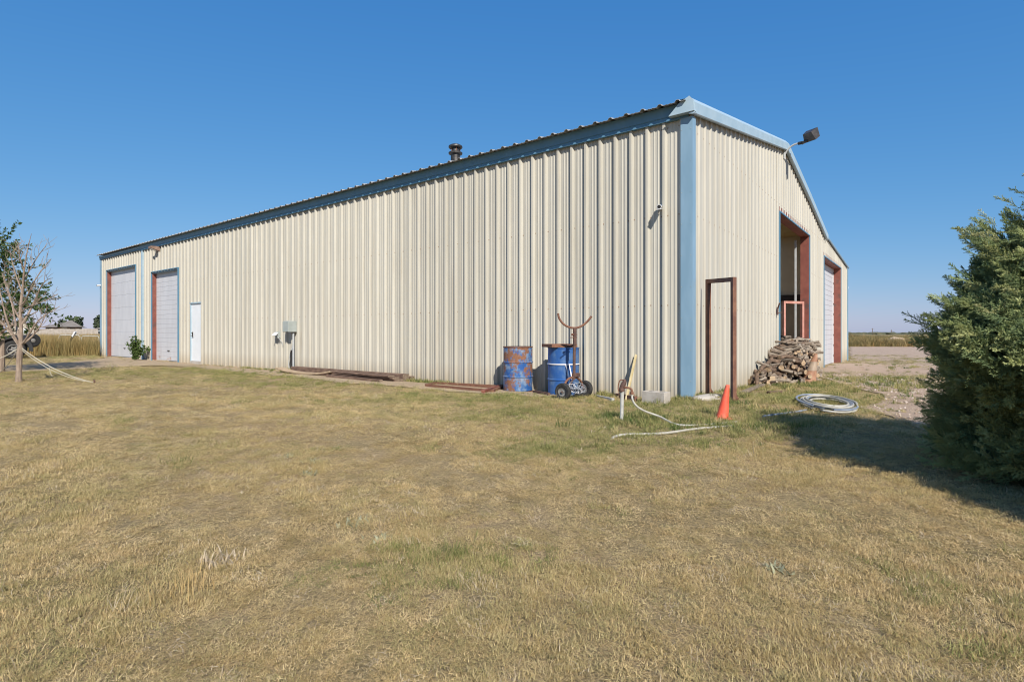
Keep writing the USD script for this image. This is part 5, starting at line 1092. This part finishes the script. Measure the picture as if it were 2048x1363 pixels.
while N < 14500:
    z = r6.uniform(.03, 2.28) ; R0 = float(jrad(z * 1.27)) - .04
    if r6.random() > (R0 + .12) / 1.36: continue
    a_ = r6.uniform(0, 2 * np.pi); dirv = np.array([math.cos(a_), math.sin(a_), 0])
    bump_ = .62 + .80 * float(meshkit.fbm(np.array([math.cos(a_) * 1.7, math.sin(a_) * 1.7, z * 1.9]), 3, 12)) + .07 * math.sin(a_ * 3 + z * 4)
    ell = 1 + .16 * max(0, math.cos(a_ - math.radians(258))) * (z < 1.2)
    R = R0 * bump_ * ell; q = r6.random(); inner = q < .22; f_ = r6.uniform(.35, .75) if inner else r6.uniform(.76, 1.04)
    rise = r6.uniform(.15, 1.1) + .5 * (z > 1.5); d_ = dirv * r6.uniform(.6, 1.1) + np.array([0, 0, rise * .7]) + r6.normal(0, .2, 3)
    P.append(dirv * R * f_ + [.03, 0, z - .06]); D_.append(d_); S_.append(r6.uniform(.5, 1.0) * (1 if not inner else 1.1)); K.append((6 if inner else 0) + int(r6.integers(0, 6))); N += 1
    if r6.random() < .05 and not inner: # a longer shoot
        for e in range(4): P.append(dirv * (R * f_ + .09 * e) + [.03, 0, z - .06 + .07 * e * (1 + (z > 1.4))] + r6.normal(0, .012, 3)); D_.append(d_ + dirv * .5 + [0, 0, .1]); S_.append(.85 - .12 * e); K.append(int(r6.integers(0, 6)))
for _ in range(1500): # a low side shoot of the same juniper, nearer the camera and outside the frame
    c_ = r6.normal(0, 1, 3); c_ /= np.linalg.norm(c_); c_[2] = abs(c_[2]); o_ = np.array([3.86, 2.78, .35]) - [jb[0], jb[1], 0]
    P.append(o_ + c_ * [.42, .45, .55] * r6.uniform(.5, 1.0)); D_.append(c_ + [0, 0, .3]); S_.append(r6.uniform(.5, 1.0)); K.append(int(r6.integers(0, 6)))
P = np.array(P); ok = P[:, 2] > .02; P = P[ok]; D_ = np.array(D_)[ok]; S_ = np.array(S_)[ok]; K = np.array(K)[ok]
bm_ = MB()
for k in range(46):
    z = r6.uniform(.15, 2.3); a_ = r6.uniform(0, 6.28); R = float(jrad(z)) * .8; bm_.tube(spline([(.02, 0, z * .7), (math.cos(a_) * R * .5, math.sin(a_) * R * .5, z * .9), (math.cos(a_) * R, math.sin(a_) * R, z + .15)], 8), np.linspace(.024, .005, 8), 5, False)
bm_.tube(spline([(0, 0, .1), (-.5, -.6, .25), (-.9, -1.15, .55)], 8), np.linspace(.03, .008, 8), 6, False)
obj('branches', bm_, M['trunk'], JU, kind='stuff')
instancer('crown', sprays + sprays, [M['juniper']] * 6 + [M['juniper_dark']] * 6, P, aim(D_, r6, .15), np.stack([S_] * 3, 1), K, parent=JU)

# ------------------------------------------------------------------ small tufts in the lawn
def tuft(name, px, py, n, h, w, m, lab, cat, spread=.12, lean=.9, group=None):
    p = gph(px, py); t_ = thing(name, lab, cat, p, group=group); obj('blades', blades(n, spread, h * .5, h, w, int(px + py), lean), m, t_, smooth=False, kind='stuff')
tuft('dead_tuft', 432, 1126, 60, .10, .011, M['straw_pale'], 'bleached dead grass tuft beside bare red soil in the near lawn', 'grass tuft', .10, 1.1)
tuft('dry_tuft', 365, 1185, 70, .12, .005, M['gold'], 'golden dry grass tuft left of the bleached tuft', 'grass tuft', .12, .7)
for i, (px, py, lab) in enumerate(((575, 914, 'grey green weed rosette, topmost of the small group in the lawn'), (627, 924, 'grey green weed rosette right of the topmost one'), (620, 950, 'grey green weed rosette lowest of the small group'), (705, 1050, 'larger grey green weed alone in the middle of the lawn'), (1555, 1140, 'grey green weed rosette in the right half of the lawn'), (762, 1078, 'small grey weed right below the larger lawn weed'))):
    tuft('lawn_weed', px, py, 26, .06, .016, M['silver'], lab, 'weed', .07, 1.3)
for px, py, lab in ((358, 924, 'small bright green grass tuft in the left lawn'), (452, 893, 'small green grass tuft farther back in the left lawn')):
    tuft('green_tuft', px, py, 44, .10, .005, M['green'], lab, 'grass tuft', .14, .8)
